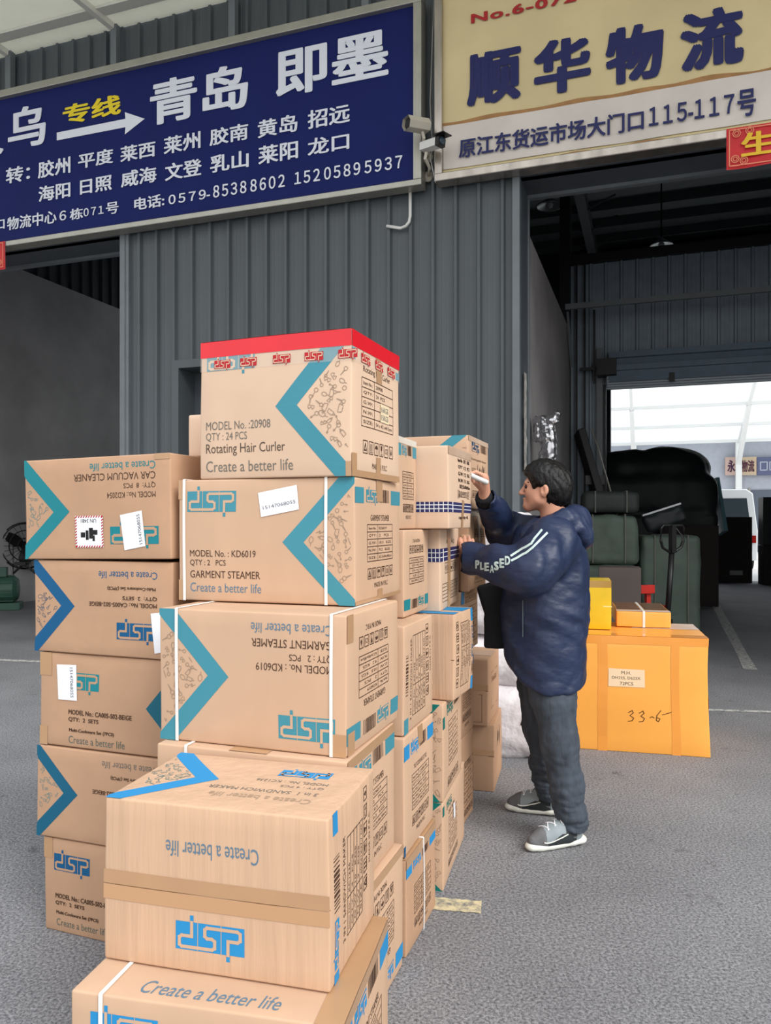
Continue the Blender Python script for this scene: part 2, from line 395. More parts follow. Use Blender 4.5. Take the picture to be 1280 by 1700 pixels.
extr(b, PU + .02, 4.68, [(.20, .05), (.20, -.0), (.08, -.12), (.06, -.12), (.06, .05)], PV, PZ + .05, SLAT); b.build('slat_curtain', r, shift=iv, loc=(0, 0, 0))
for uu in (PU + .85, PU + 2.4):
    b = MB(); b.wbox(uu - .035, uu + .035, PV - .22, PV - .19, PZ - .04, PZ + .08, DARKM); b.build('end_hook', r, shift=iv, loc=(0, 0, 0))
b = MB(); b.wbox(PU - .1, PU + .15, PV - .34, PV - .12, PZ + .08, PZ + .30, DARKM); b.wbox(PU - .34, PU - .1, PV - .2, PV - .16, PZ + .18, PZ + .22, DARKM); b.wbox(PU - .16, PU - .13, PV - .2, PV - .17, PZ, PZ + 1.0, DARKM); b.build('drive_motor', r, shift=iv, loc=(0, 0, 0))
tag(r, 'grey roller shutter rolled up above the bright inner doorway', 'roller shutter')

# canopy over the yard, seen at left; unseen rest extended to shade the front
CAN = mat('white_canopy_sheet', srgb(238, 238, 228), 0.6, transl=0.45, var=0.03)
CANB = mat('white_painted_steel', srgb(212, 212, 202), 0.5)
c = MB(); zc = 6.5
def cv(u0, u1, v0, v1, z0a, z0b, t, m): c.hexa([WP(u0, v0, z0a), WP(u1, v0, z0a), WP(u1, v1, z0b), WP(u0, v1, z0b), WP(u0, v0, z0a + t), WP(u1, v0, z0a + t), WP(u1, v1, z0b + t), WP(u0, v1, z0b + t)], m)
cv(-13, 9, -3.5, -0.02, zc + 0.4, zc, 0.03, CAN)
for v, s in ((-0.28, 0.12), (-0.95, 0.16), (-1.75, 0.16), (-2.5, 0.16), (-3.4, 0.16)): c.wbox(-13, 9, v - s / 2, v + s / 2, zc - 0.02 - v * 0.1, zc + 0.02 - v * 0.12, CANB)
for k in range(14):
    u = -11.0 + k * 1.36
    c.bar(WP(u, -0.9, zc + 0.03), WP(u + 0.12, -0.1, zc - 0.02), 0.06, 0.06, CANB)
    c.wbox(u + 0.10, u + 0.17, -0.1, -0.03, zc - 0.6, zc, STEELF)
struct(c.build('trim_4'))

# painted floor lines
LINE = paint_worn('worn_white_paint', srgb(206, 204, 198)); LINEY = paint_worn('worn_cream_paint', srgb(214, 200, 160))
def strip(name, a, b, w, m):
    a = Vector(a); b = Vector(b); d = (b - a).normalized(); e = Vector((-d.y, d.x, 0)) * w / 2; k = MB()
    n = 12; vs = []
    for i in range(n + 1):
        p = a.lerp(b, i / n); q = 1 + rnd.uniform(-.12, .12)
        vs += [p - e * q, p + e * q]
    vs = [(v.x, v.y, 0.003) for v in vs]
    k.add(vs, [(2 * i, 2 * i + 2, 2 * i + 3, 2 * i + 1) for i in range(n)], m)
    return struct(k.build(name))
def gp(px, py): D = EYE * FPX / (py - HY); return Vector(((px - CX) / FPX * D, D, 0))
strip('trim_5', gp(700, 1499), gp(799, 1507), 0.10, LINEY)
strip('trim_6', gp(1246, 1112), gp(1172, 975), 0.12, LINE)
strip('trim_7', gp(955, 1172), gp(1330, 1184), 0.07, LINE)
strip('trim_8', gp(-60, 1093), gp(70, 1099), 0.09, LINE)

# ------------------------------------------------------------------ signs
def wall_sheet(mb, v, org, lift=0.004):
    return Sheet(mb, lambda u, z, k: WP(u, v - lift * k, z))
SIGNBLUE = mat('blue_sign_vinyl', srgb(24, 34, 92), 0.6, spec=.12, var=0.05, vscale=1.5)
SIGNW = ink('white_vinyl', srgb(222, 226, 236), 0.4); SIGNY = ink('yellow_vinyl', srgb(232, 208, 44), 0.4)
us0 = -9.6; us1, _ = on_v(701, 300, -0.16); zs0 = on_v(701, 308, -0.16)[1]; zs1 = on_v(690, 2, -0.16)[1] + 0.05
org = WP((us0 + us1) / 2, 0, zs0)
sg = empty('shop_sign', org)
def sub(mb, name, par, o, **k): return mb.build(name, par, shift=o, loc=(0, 0, 0), **k)
b = MB(); b.wbox(us0, us1 - 0.03, -0.14, -0.06, zs0 + 0.03, zs1 - 0.03, SIGNBLUE); sub(b, 'sign_panel', sg, org)
b = MB(); fr = 0.075
b.wbox(us0, us1, -0.19, -0.05, zs0, zs0 + fr * .7, ALU); b.wbox(us0, us1, -0.19, -0.05, zs1 - fr, zs1, ALU); b.wbox(us1 - fr, us1, -0.19, -0.05, zs0 + fr * .7, zs1 - fr, ALU); b.wbox(us0, us0 + fr, -0.19, -0.05, zs0 + fr * .7, zs1 - fr, ALU)
sub(b, 'sign_frame', sg, org, bevel=0.006)
def wt(sh, t, bl, tr, m, v, bold, spacing=1.0):
    u0, z0 = on_v(bl[0], bl[1], v); u1, z1 = on_v(tr[0], tr[1], v)
    sh.text(t, u0, z0, u1, z1, m, bold, spacing)
VV = -0.145
def letters(par, o, name, rows, m, bold, v=-0.14):
    for t, bl, tr in rows:
        b = MB(); sh = wall_sheet(b, v, o); wt(sh, t, bl, tr, m, VV, bold, .64 if t[0] in '０１２３４５６７８９' else 1.0); c_ = sub(b, name, par, o)
    return c_
letters(sg, org, 'city_name', (('义', (-60, 268), (6, 184)), ('乌', (13, 251), (76, 169)), ('青岛', (249, 210), (412, 101)), ('即墨', (458, 164), (645, 46))), SIGNW, .055)
letters(sg, org, 'town_name', (('转：', (10, 306), (50, 272)), ('胶州', (63, 297), (117, 259)), ('平度', (130, 281), (188, 245)), ('莱西', (200, 270), (258, 233)), ('莱州', (272, 257), (333, 217)),
        ('胶南', (348, 243), (412, 203)), ('黄岛', (428, 230), (494, 188)), ('招远', (511, 215), (581, 171))), SIGNW, .042)
letters(sg, org, 'town_name', (('海阳', (64, 336), (117, 301)), ('日照', (133, 324), (186, 290)), ('威海', (201, 312), (260, 275)), ('文登', (274, 301), (335, 262)), ('乳山', (349, 288), (413, 248)),
        ('莱阳', (429, 274), (495, 232)), ('龙口', (511, 259), (580, 219))), SIGNW, .042)
letters(sg, org, 'address_word', (('口', (-8, 382), (8, 364)), ('物流中心', (12, 383), (94, 348)), ('６', (99, 367), (110, 349)), ('栋', (116, 366), (138, 344)), ('０７１', (139, 360), (172, 341)), ('号', (176, 357), (197, 334))), SIGNW, .035)
letters(sg, org, 'phone_number', (('电话:', (223, 350), (273, 321)), ('０５７９-', (280, 340), (349, 313)), ('８５３８ ８６０２', (354, 329), (473, 289)), ('１５２ ０５８９ ５９３７', (489, 307), (668, 257))), SIGNW, .042)
letters(sg, org, 'route_words', (('专线', (104, 209), (201, 155)),), SIGNY, .06)['label'] = 'yellow characters above the arrow'
b = MB(); sh = wall_sheet(b, -0.14, org)
sh.poly([on_v(x, y, VV) for x, y in ((94, 233), (208, 211), (207, 223), (240, 197), (207, 186), (208, 197), (94, 220))], SIGNW)
sub(b, 'arrow', sg, org)
tag(sg, 'long blue shop sign with white Chinese lettering and arrow over the left bay', 'sign')

CREAM = mat('yellowed_sign_film', srgb(208, 192, 148), 0.6, spec=.15, var=0.10, vscale=1.2, detail=6)
BANNER = mat('dirty_white_banner', srgb(206, 198, 190), 0.6, var=0.08, vscale=2.2)
STAIN = mat('rust_stain', srgb(158, 118, 76), 0.8, var=0.18, vscale=7)
ur0, zr0 = on_v(722, 304, -0.16); ur1 = 3.2; zr1 = 6.35
org2 = WP((ur0 + ur1) / 2, 0, zr0); s2 = empty('shop_sign', org2)
b = MB(); b.wbox(ur0 + .03, ur1, -0.14, -0.06, zr0 + .03, zr1, CREAM); sub(b, 'sign_panel', s2, org2)
b = MB(); b.wbox(ur0, ur0 + .07, -0.19, -0.05, zr0 + .06, zr1, STAINL); b.wbox(ur0, ur1, -0.19, -0.05, zr0, zr0 + .07, STAINL); b.wbox(ur0, ur1, -0.19, -0.05, zr1 - .07, zr1, STAINL); b.wbox(ur1 - .07, ur1, -.19, -.05, zr0 + .07, zr1 - .07, STAINL)
sub(b, 'sign_frame', s2, org2, bevel=0.008)
b = MB(); sh = wall_sheet(b, -0.142, org2)
zb0 = on_v(732, 283, VV)[1]; zb1 = on_v(732, 211, VV)[1]
N = 40
for zz, am, hh in ((zb1 + 0.01, .02, .045), (zb0 - 0.05, .03, .05)):
    b = MB(); sh = wall_sheet(b, -0.142, org2)
    top = []; bot = []
    for i in range(N + 1):
        u = ur0 + .07 + (ur1 - .14 - ur0) * i / N
        top.append((u, zz + hh * (.5 + .5 * noise.noise((u * 3, zz, 1)))))
        bot.append((u, zz - am - .02 * noise.noise((u * 2, zz, 5))))
    for i in range(N): sh.quad(bot[i], bot[i + 1], top[i + 1], top[i], STAIN, lift=0.5)
    sub(b, 'rust_stain', s2, org2)
b = MB(); sh = wall_sheet(b, -0.142, org2)
rows = []
for jj in range(9):
    for i in range(61):
        u = ur0 + .072 + (ur1 - .15 - ur0) * i / 60; z = zb0 + (zb1 - zb0) * jj / 8
        z += .012 * noise.noise((u * 1.7, 3, jj * .15)) * (1 if jj in (0, 8) else .3)
        rows.append(WP(u, -0.150 - .006 * noise.noise((u * 4, z * 6, 2)), z))
b.add(rows, [(jj * 61 + i, jj * 61 + i + 1, jj * 61 + 62 + i, jj * 61 + 61 + i) for jj in range(8) for i in range(60)], BANNER)
sub(b, 'address_banner', s2, org2, smooth=True)
INKN = ink('navy_vinyl', srgb(28, 34, 88), .4)
letters(s2, org2, 'company_character', (('顺', (775, 180), (865, 75)), ('华', (886, 163), (981, 54)), ('物', (1005, 145), (1102, 32)), ('流', (1129, 123), (1235, 4))), INKN, .078, -0.144)
b = MB(); sh = wall_sheet(b, -0.144, org2); wt(sh, 'No.6-072', (782, 40), (957, -14), ink('red_vinyl', srgb(168, 40, 44), .4), VV, .08, 1.12); sub(b, 'unit_number', s2, org2)
for t, bl, tr, sp in (('原江东货运市场大门口', (762, 264), (1069, 181), 1.0), ('１１５-１１７', (1077, 211), (1219, 156), .64), ('号', (1224, 196), (1255, 146), 1.0)):
    b = MB(); sh = wall_sheet(b, -0.160, org2); wt(sh, t, bl, tr, INKN, -0.16, .05, sp); sub(b, 'address_word', s2, org2)
tag(s2, 'cream shop sign with navy Chinese lettering and a dirty white address strip', 'sign')

# red new year banners
def couplet(bl, ztop_px, length, chars, label, right=True):
    v = -0.20; u0, z0 = on_v(bl[0], bl[1], v); z1 = on_v(bl[0], ztop_px, v)[1]
    u1 = u0 + length if right else u0; u0 = u0 if right else u0 - length
    o = WP((u0 + u1) / 2, v, z0); mb = MB(); n = 24; vs = []
    for jj in range(3):
        for i in range(n + 1):
            u = u0 + (u1 - u0) * i / n
            vs.append(WP(u, v + .012 * math.sin(i * .9) * (1 - jj / 2) + .004, z0 + (z1 - z0) * jj / 2) - o)
    RED = mat('red_paper', srgb(196, 34, 40), .5, var=.06)
    mb.add(vs, [(jj * (n + 1) + i, jj * (n + 1) + i + 1, (jj + 1) * (n + 1) + i + 1, (jj + 1) * (n + 1) + i) for jj in range(2) for i in range(n)], RED)
    s_ = Sheet(mb, lambda u, z, k: WP(u, v - .006 - .003 * k, z) - o)
    PK = ink('peach_ink', srgb(226, 140, 108)); GO = ink('gold_ink', srgb(226, 184, 52))
    h = z1 - z0
    s_.frame(u0 + .02, z0 + .02, u1 - .02, z1 - .02, .008, PK)
    for cu, cz in ((u0 + .06, z0 + .07), (u0 + .07, z1 - .05), (u0 + .16, z1 - .04), (u1 - .06, z0 + .07), (u0 + .12, z0 + .05)):
        for rr in (.015, .028): s_.line([(cu + rr * math.cos(t * .785), cz + rr * math.sin(t * .785)) for t in range(8)], .006, PK, True)
    k = 0
    for ch in chars:
        a = u0 + .10 + k * .31; s_.text(ch, a, z0 + h * .25, a + .24, z0 + h * .82, GO, .06); k += 1
    ob = mb.build('paper_banner', loc=o)
    tag(ob, label, 'banner'); return ob
couplet((1206, 282), 214, 1.5, '生意', 'red paper banner with yellow Chinese characters under the cream sign')
couplet((8, 446), 400, .9, '', 'red paper banner end hanging under the left end of the blue sign', False)

# two cameras between the signs
SILV = mat('silver_plastic', srgb(188, 182, 168), .35, var=.04)
def aim(d): return Vector(d).to_track_quat('Y', 'Z').to_matrix().to_4x4()
def make_cam(p, d, label, hexa):
    r = empty('security_camera', p); M = aim(d)
    b = MB()
    if hexa:
        pr = [(-.065, 0), (-.04, .05), (.045, .05), (.07, .0), (.045, -.048), (-.04, -.048)]
        L = .21
        vs = [M @ Vector((x, y, z)) for y in (-L / 2, L / 2) for x, z in pr]
        b.add(vs, [(i, (i + 1) % 6, 6 + (i + 1) % 6, 6 + i) for i in range(6)] + [tuple(range(6))], SILV)
        b.build('housing', r)
        b = MB(); b.add([M @ Vector((x * .88, L / 2 - .025, z * .88)) for x, z in pr], [tuple(range(6))], BLACKP); b.lathe([(.028, 0), (.03, .012), (.0, .014)], DARKM, 16, M @ Matrix.Translation((0, L / 2 - .025, 0)) @ Matrix.Rotation(-math.pi / 2, 4, 'X')); b.build('lens', r)
    else:
        b.add([M @ Vector((x * .8, y * .8, z * .8)) for y in (-.12, .10) for x, z in ((-.05, -.045), (.05, -.045), (.055, .03), (.03, .05), (-.03, .05), (-.055, .03))], [(i, (i + 1) % 6, 6 + (i + 1) % 6, 6 + i) for i in range(6)] + [tuple(range(6)), tuple(range(6, 12))], WHITEP); b.build('housing', r)
        b = MB(); b.add([M @ Vector((x * .8, y * .8, z * .8)) for y in (.10, .15) for x, z in ((-.052, -.05), (.052, -.05), (.057, .03), (.032, .055), (-.032, .055), (-.057, .03))], [(i, (i + 1) % 6, 6 + (i + 1) % 6, 6 + i) for i in range(6)] + [tuple(range(6)), tuple(range(6, 12))], BLACKP)
        b.box(M @ Vector((0, .115, .047)), (.11, .12, .008), BLACKP, M.to_3x3()); b.lathe([(.03, 0), (.026, .008), (0, .009)], mat('lens_glass', srgb(50, 70, 84), .15), 16, M @ Matrix.Translation((0, .121, 0)) @ Matrix.Rotation(-math.pi / 2, 4, 'X')); b.build('lens_hood', r)
    b = MB(); wallp = WP(-0.775, -.03, p.z - .14) - p
    b.tube([M @ Vector((0, -.05, -.05)), M @ Vector((0, -.06, -.1)), Vector((wallp.x * .5, wallp.y * .5, -.13)), wallp], .014, SILV, 8); b.lathe([(.045, 0), (.045, .015), (.02, .03)], SILV, 16, Matrix.Translation(wallp) @ aim(-VD) @ Matrix.Rotation(-math.pi / 2, 4, 'X')); b.build('bracket', r, smooth=False)
    tag(r, label, 'camera'); return r
make_cam(at(692, 207, 6.5), (-.95, -.55, -.12), 'silver wall camera facing left beside the blue sign, upper of two', True)
make_cam(at(716, 240, 6.5), (.75, -.75, -.10), 'white wall camera with black hood facing right beside the cream sign', False)

# conduit under the blue sign
b = MB(); pu, pz = on_v(681, 312, -.05); o = WP(pu, -.05, pz - .4)
pts = [(pu, pz + .05), (pu, pz - .25), (pu - .01, pz - .30), (pu - .04, pz - .335), (pu - .09, pz - .345), (pu - .22, pz - .31)]
b.tube([WP(a, -.05, z) - o for a, z in pts], .014, WHITEP, 10)
tag(b.build('conduit_pipe', smooth=True, loc=o), 'white plastic conduit bent to the left under the blue sign', 'pipe')

b = MB(); o = at(716, 120, 6.62); pts = [at(x, y, 6.70) - o for x, y in ((722, -20), (718, 60), (716, 120), (714, 170), (716, 215), (719, 245))] + [at(x, y, 6.62) - o for x, y in ((714, 262), (719, 285), (723, 303))]
b.tube(pts, .005, mat('grey_cable', srgb(150, 150, 146), .5), 6); tag(b.build('cable', smooth=True, loc=o), 'thin grey cable running down the gap between the two big signs', 'cable')
# ------------------------------------------------------------------ cartons
class Carton:
    """local frame: origin at the near right bottom corner, x to the right along the front, y into the depth"""
    def __init__(s, near, yaw, w, d, h, z0, label, kraft=None, group='printed cardboard cartons in the stacks', tilt=0.0, bulge=0.004, seed=None, name='cardboard_carton'):
        s.w, s.d, s.h = w, d, h; s.seed = seed if seed is not None else rnd.uniform(0, 99); s.bulge = bulge
        s.kraft = kraft or KRAFT; s.mb = MB(); s.kids = []; s.label = label; s.group = group; s.name = name
        s.loc = Vector((near[0], near[1], z0)); s.rot = (0, tilt, -math.radians(yaw))
        s.body()
    def deform(s, p):
        q = noise.noise_vector(Vector((p[0] * 3.1 + s.seed, p[1] * 3.1, p[2] * 3.1))) * s.bulge
        hx = math.sin(math.pi * min(1, max(0, -p[0] / s.w))); hy = math.sin(math.pi * min(1, max(0, p[1] / s.d))); hz = math.sin(math.pi * min(1, max(0, p[2] / s.h)))
        k = s.bulge * 0.9
        q.y += -k * hx * hz * (1 if p[1] < s.d / 2 else -1) * abs(p[1] / s.d - .5) * 2
        q.x += k * hy * hz * (1 if p[0] > -s.w / 2 else -1) * abs(p[0] / s.w + .5) * 2
        q.z = 0
        return Vector((p[0] + q.x, p[1] + q.y, p[2] + q.z))
    def body(s):
        r = 0.006
        def ax(L):
            c = [0, r * .35, r] + [r + (L - 2 * r) * i / 9 for i in range(1, 9)] + [L - r, L - r * .35, L]
            return c
        A, B, C = ax(s.w), ax(s.d), ax(s.h); nx, ny, nz = len(A), len(B), len(C)
        idx = {}; vs = []; fs = []
        def vid(i, j, k):
            if (i, j, k) in idx: return idx[(i, j, k)]
            p = Vector((A[i] - s.w, B[j], C[k]))
            c = Vector((min(max(p.x, -s.w + r), -r), min(max(p.y, r), s.d - r), min(max(p.z, r), s.h - r)))
            dd = p - c
            if dd.length > 1e-9: p = c + dd.normalized() * min(r, dd.length)
            idx[(i, j, k)] = len(vs); vs.append(s.deform(p)); return idx[(i, j, k)]
        for i in range(nx - 1):
            for j in range(ny - 1):
                fs.append((vid(i, j, 0), vid(i, j + 1, 0), vid(i + 1, j + 1, 0), vid(i + 1, j, 0))); fs.append((vid(i, j, nz - 1), vid(i + 1, j, nz - 1), vid(i + 1, j + 1, nz - 1), vid(i, j + 1, nz - 1)))
            for k in range(nz - 1):
                fs.append((vid(i, 0, k), vid(i + 1, 0, k), vid(i + 1, 0, k + 1), vid(i, 0, k + 1))); fs.append((vid(i, ny - 1, k), vid(i, ny - 1, k + 1), vid(i + 1, ny - 1, k + 1), vid(i + 1, ny - 1, k)))
        for j in range(ny - 1):
            for k in range(nz - 1):
                fs.append((vid(0, j, k), vid(0, j, k + 1), vid(0, j + 1, k + 1), vid(0, j + 1, k))); fs.append((vid(nx - 1, j, k), vid(nx - 1, j + 1, k), vid(nx - 1, j + 1, k + 1), vid(nx - 1, j, k + 1)))
        s.mb.add(vs, fs, s.kraft)
    def face(s, kind, rot=0, mb=None, base=0.0):
        """Sheet in fractions of the face as it would be read upright"""
        Ub, Vb = {'front': (s.w, s.h), 'right': (s.d, s.h), 'top': (s.w, s.d), 'left': (s.d, s.h)}[kind]
        U, V = (Ub, Vb) if rot in (0, 180) else (Vb, Ub)
        def fn(u, v, k):
            u *= U; v *= V; off = base + 0.0008 * k
            if rot == 0: a, b = u, v
            elif rot == 180: a, b = Ub - u, Vb - v
            elif rot == 90: a, b = Ub - v, u
            else: a, b = v, Vb - u
            if kind == 'front': p = s.deform((a - s.w, 0, b)); p.y -= off
            elif kind == 'right': p = s.deform((0, a, b)); p.x += off
            elif kind == 'left': p = s.deform((-s.w, s.d - a, b)); p.x -= off
            else: p = s.deform((a - s.w, b, s.h)); p.z += off
            return p
        sh = Sheet(mb or s.mb, fn); sh.U, sh.V = U, V
        return sh
    def kid(s, name, mb, label=None, **k): s.kids.append((name, mb, label, k))
    def sticker(s, kind, quad, lines, m=None, name='paper_label', label=None, rot=0, im=None):
        mb = MB(); sh = s.face(kind, 0, mb, 0.0022); sh.quad(*quad, m or PAPER, 6, 6, lift=0)
        (a, b, c, d) = quad
        def q(u, v, k):
            x, y = u, v
            if rot == 90: x, y = 1 - v, u
            elif rot == 270: x, y = v, 1 - u
            elif rot == 180: x, y = 1 - u, 1 - v
            p = [(a[i] * (1 - x) + b[i] * x) * (1 - y) + (d[i] * (1 - x) + c[i] * x) * y for i in (0, 1)]
            return sh.fn(p[0], p[1], k)
        s2 = Sheet(mb, q)
        for t in lines: s2.text(t[0], t[1], t[2], t[3], t[4], im or ink('label_print', srgb(96, 98, 104)), t[5] if len(t) > 5 else 0, lift=0.7)
        s.kid(name, mb, label); return s2
    def strap(s, x, wd=0.0095, axis='x'):
        mb = MB(); n = 10; o = 0.0035; P = []
        if axis == 'x':
            for i in range(n + 1): P.append(((x, 0, s.h * i / n), (0, -1, 0)))
            for i in range(n + 1): P.append(((x, s.d * i / n, s.h), (0, 0, 1)))
            for i in range(n + 1): P.append(((x, s.d, s.h * (1 - i / n)), (0, 1, 0)))
            wv = Vector((wd / 2, 0, 0))
        else:
            for i in range(n + 1): P.append(((0, x, s.h * i / n), (1, 0, 0)))
            for i in range(n + 1): P.append(((-s.w * i / n, x, s.h), (0, 0, 1)))
            for i in range(n + 1): P.append(((-s.w, x, s.h * (1 - i / n)), (-1, 0, 0)))
            wv = Vector((0, wd / 2, 0))
        vs = []
        for p, nn in P:
            q = s.deform(p) + Vector(nn) * o; vs += [q - wv, q + wv]
        vs2 = []
        for k, (p, nn) in enumerate(P): vs2 += [vs[2 * k] - Vector(nn) * 0.002, vs[2 * k + 1] - Vector(nn) * 0.002]
        N = len(P); fs = [(2 * i, 2 * i + 1, 2 * i + 3, 2 * i + 2) for i in range(N - 1)]; k = 2 * N
        fs += [(2 * i, 2 * i + 2, k + 2 * i + 2, k + 2 * i) for i in range(N - 1)] + [(2 * i + 1, k + 2 * i + 1, k + 2 * i + 3, 2 * i + 3) for i in range(N - 1)]
        mb.add(vs + vs2, fs, STRAPM); s.kid('strap', mb)
    def tape(s, rects, m=None, name='packing_tape', label=None, base=0.0014):
        if name == 'red_tape':
            mb = MB()
            for kind, u0, v0, u1, v1 in rects: s.face(kind, 0, mb, base).rect(u0, v0, u1, v1, m or TAPE, 8, 8, lift=0)
            s.kid(name, mb, label); return
        for kind, u0, v0, u1, v1 in rects:
            mb = MB(); s.face(kind, 0, mb, base).rect(u0, v0, u1, v1, m or TAPE, 8, 8, lift=0); s.kid(name, mb, label)
    def done(s):
        o = s.mb.build(s.name, smooth=False, loc=s.loc); o.rotation_euler = s.rot
        sm = [i < 6 * 0 + 10 ** 9 and o.data.materials[p.material_index] == s.kraft for i, p in enumerate(o.data.polygons)]
        o.data.polygons.foreach_set('use_smooth', sm)
        tag(o, s.label, 'carton', s.group)
        for name, mb, lab, k in s.kids:
            c = mb.build(name, o, **k)
            if lab: c['label'] = lab
        return o

def logo(sh, u0, v0, u1, v1, m, km, lift=0.8):
    """three-letter outline logo in a colour block; v0..v1 is the block itself"""
    W_, H_ = u1 - u0, v1 - v0
    X = lambda x: u0 + x * W_
    Y = lambda y: v0 + y * H_
    sh.rect(u0, v0, u1, v1, m, 4, 2, lift=lift)
    sh.rect(X(.21), v1, X(.262), Y(1.24), m, lift=lift); sh.rect(X(.74), Y(-.24), X(.79), v0, m, lift=lift)
    su = .046 * W_
    asp = (sh.U / sh.V) if hasattr(sh, 'U') else 1.0
    P = [(.236, 1), (.236, .50), (.09, .50), (.055, .43), (.055, .17), (.09, .11), (.53, .11), (.572, .18), (.572, .42), (.53, .49), (.46, .49), (.428, .56), (.428, .80), (.46, .87), (.90, .87), (.942, .80), (.942, .56), (.90, .49), (.765, .49), (.765, 0)]
    Q = [(X(a), Y(b)) for a, b in P]
    for i in range(len(Q) - 1):
        (a, b), (c, d) = Q[i], Q[i + 1]; ua, ub = (c - a) * asp, d - b; L = math.hypot(ua, ub); ea = -ub / L * su / 2; eb = ua / L * su * asp / 2; xa = ua / L * su * .42; xb = ub / L * su * asp * .42
        a -= xa; c += xa; b -= xb; d += xb
        sh.mb.add(sh.pts([(a - ea, b - eb), (c - ea, d - eb), (c + ea, d + eb), (a + ea, b + eb)], lift * 1.9), [(0, 1, 2, 3)], km)
    for x in (.325, .665): sh.rect(X(x - .005), v0, X(x + .005), v1, km, lift=lift * 1.7)

def doodles(sh, inside, m, n, size, r, aspect):
    """little outline sketches of household goods in the area inside((u, v))"""
    k = 0; tries = 0; placed = []
    while k < n and tries < n * 60:
        tries += 1
        c = (r.uniform(0, 1), r.uniform(0, 1))
        if not inside(*c): continue
        if any(abs(c[0] - q[0]) * aspect < size * 1.5 and abs(c[1] - q[1]) < size * 1.5 for q in placed): continue
        placed.append(c); k += 1
        a = r.uniform(0, 6.28); kind = r.randrange(5); z = size * r.uniform(.7, 1.1)
        if kind == 0: ps = [[(math.cos(t * .63) * .9, math.sin(t * .63) * .6) for t in range(10)] + [(.9, 0), (1.7, .2)]]
        elif kind == 1: ps = [[(-.8, -.5), (.7, -.5), (.9, .5), (-1, .5), (-.8, -.5)], [(.9, .3), (1.6, .1), (.8, -.3)]]
        elif kind == 2: ps = [[(-1.2, 0), (.4, .1), (.7, .5), (1.3, .4), (1.3, -.4), (.7, -.5), (.4, -.1), (-1.2, 0)]]
        elif kind == 3: ps = [[(math.cos(t * .78) * .5 - .6, math.sin(t * .78) * .5) for t in range(9)], [(-.1, 0), (1.3, .1)], [(.8, .3), (1.3, .1), (.9, -.2)]]
        else: ps = [[(-1, -.3), (-.5, .4), (0, -.3), (.5, .4), (1, -.3)], [(-1, -.6), (1, -.6)]]
        ca, sa = math.cos(a), math.sin(a)
        for p in ps:
            P = [(c[0] + (x * ca - y * sa) * z / aspect, c[1] + (x * sa + y * ca) * z) for x, y in p]
            if not all(inside(*q) for q in P): continue
            for i in range(len(P) - 1):
                (x0, y0), (x1, y1) = P[i], P[i + 1]; dx, dy = (x1 - x0) * aspect, y1 - y0; L = math.hypot(dx, dy) or 1
                ex, ey = -dy / L * .0042 / 2 / aspect * 1.0, dx / L * .0042 / 2
                sh.mb.add(sh.pts([(x0 - ex, y0 - ey), (x1 - ex, y1 - ey), (x1 + ex, y1 + ey), (x0 + ex, y0 + ey)], 1.2), [(0, 1, 2, 3)], m)

def chevron(sh, m, tip=(.61, .49), th=.115, utop=.915, dm=None, n=26, size=.05, seed=3):
    n = int(n * 1.6); size *= .62
    """band pointing to the left, running off the right edge at the top and bottom corners"""
    tu, tv = tip; r = random.Random(seed)
    for sgn in (1, -1):
        vt = 1.0 if sgn > 0 else 0.0
        k = (vt - tv) / (utop - tu)                # outer slope dv/du
        vi = tv + k * (1 - (tu + th))              # inner line at u=1
        # outer strip up to utop, then the corner
        N = 10
        for i in range(N):
            a, b = i / N, (i + 1) / N
            o0 = (tu + (utop - tu) * a, tv + (vt - tv) * a); o1 = (tu + (utop - tu) * b, tv + (vt - tv) * b)
            c = lambda o: (min(1, o[0] + th), o[1]) if o[0] + th <= 1 else (1.0, o[1])
            sh.mb.add(sh.pts([o0, c(o0), c(o1), o1], .8), [(0, 1, 2, 3)], m)
    asp = sh.U / sh.V
    k = (1 - tv) / (utop - tu)
    doodles(sh, lambda u, v: u < .985 and u > tu + th + .01 and abs(v - tv) < k * (u - tu - th) - .015 and .02 < v < .98, dm or DOOD, n, size, r, asp)

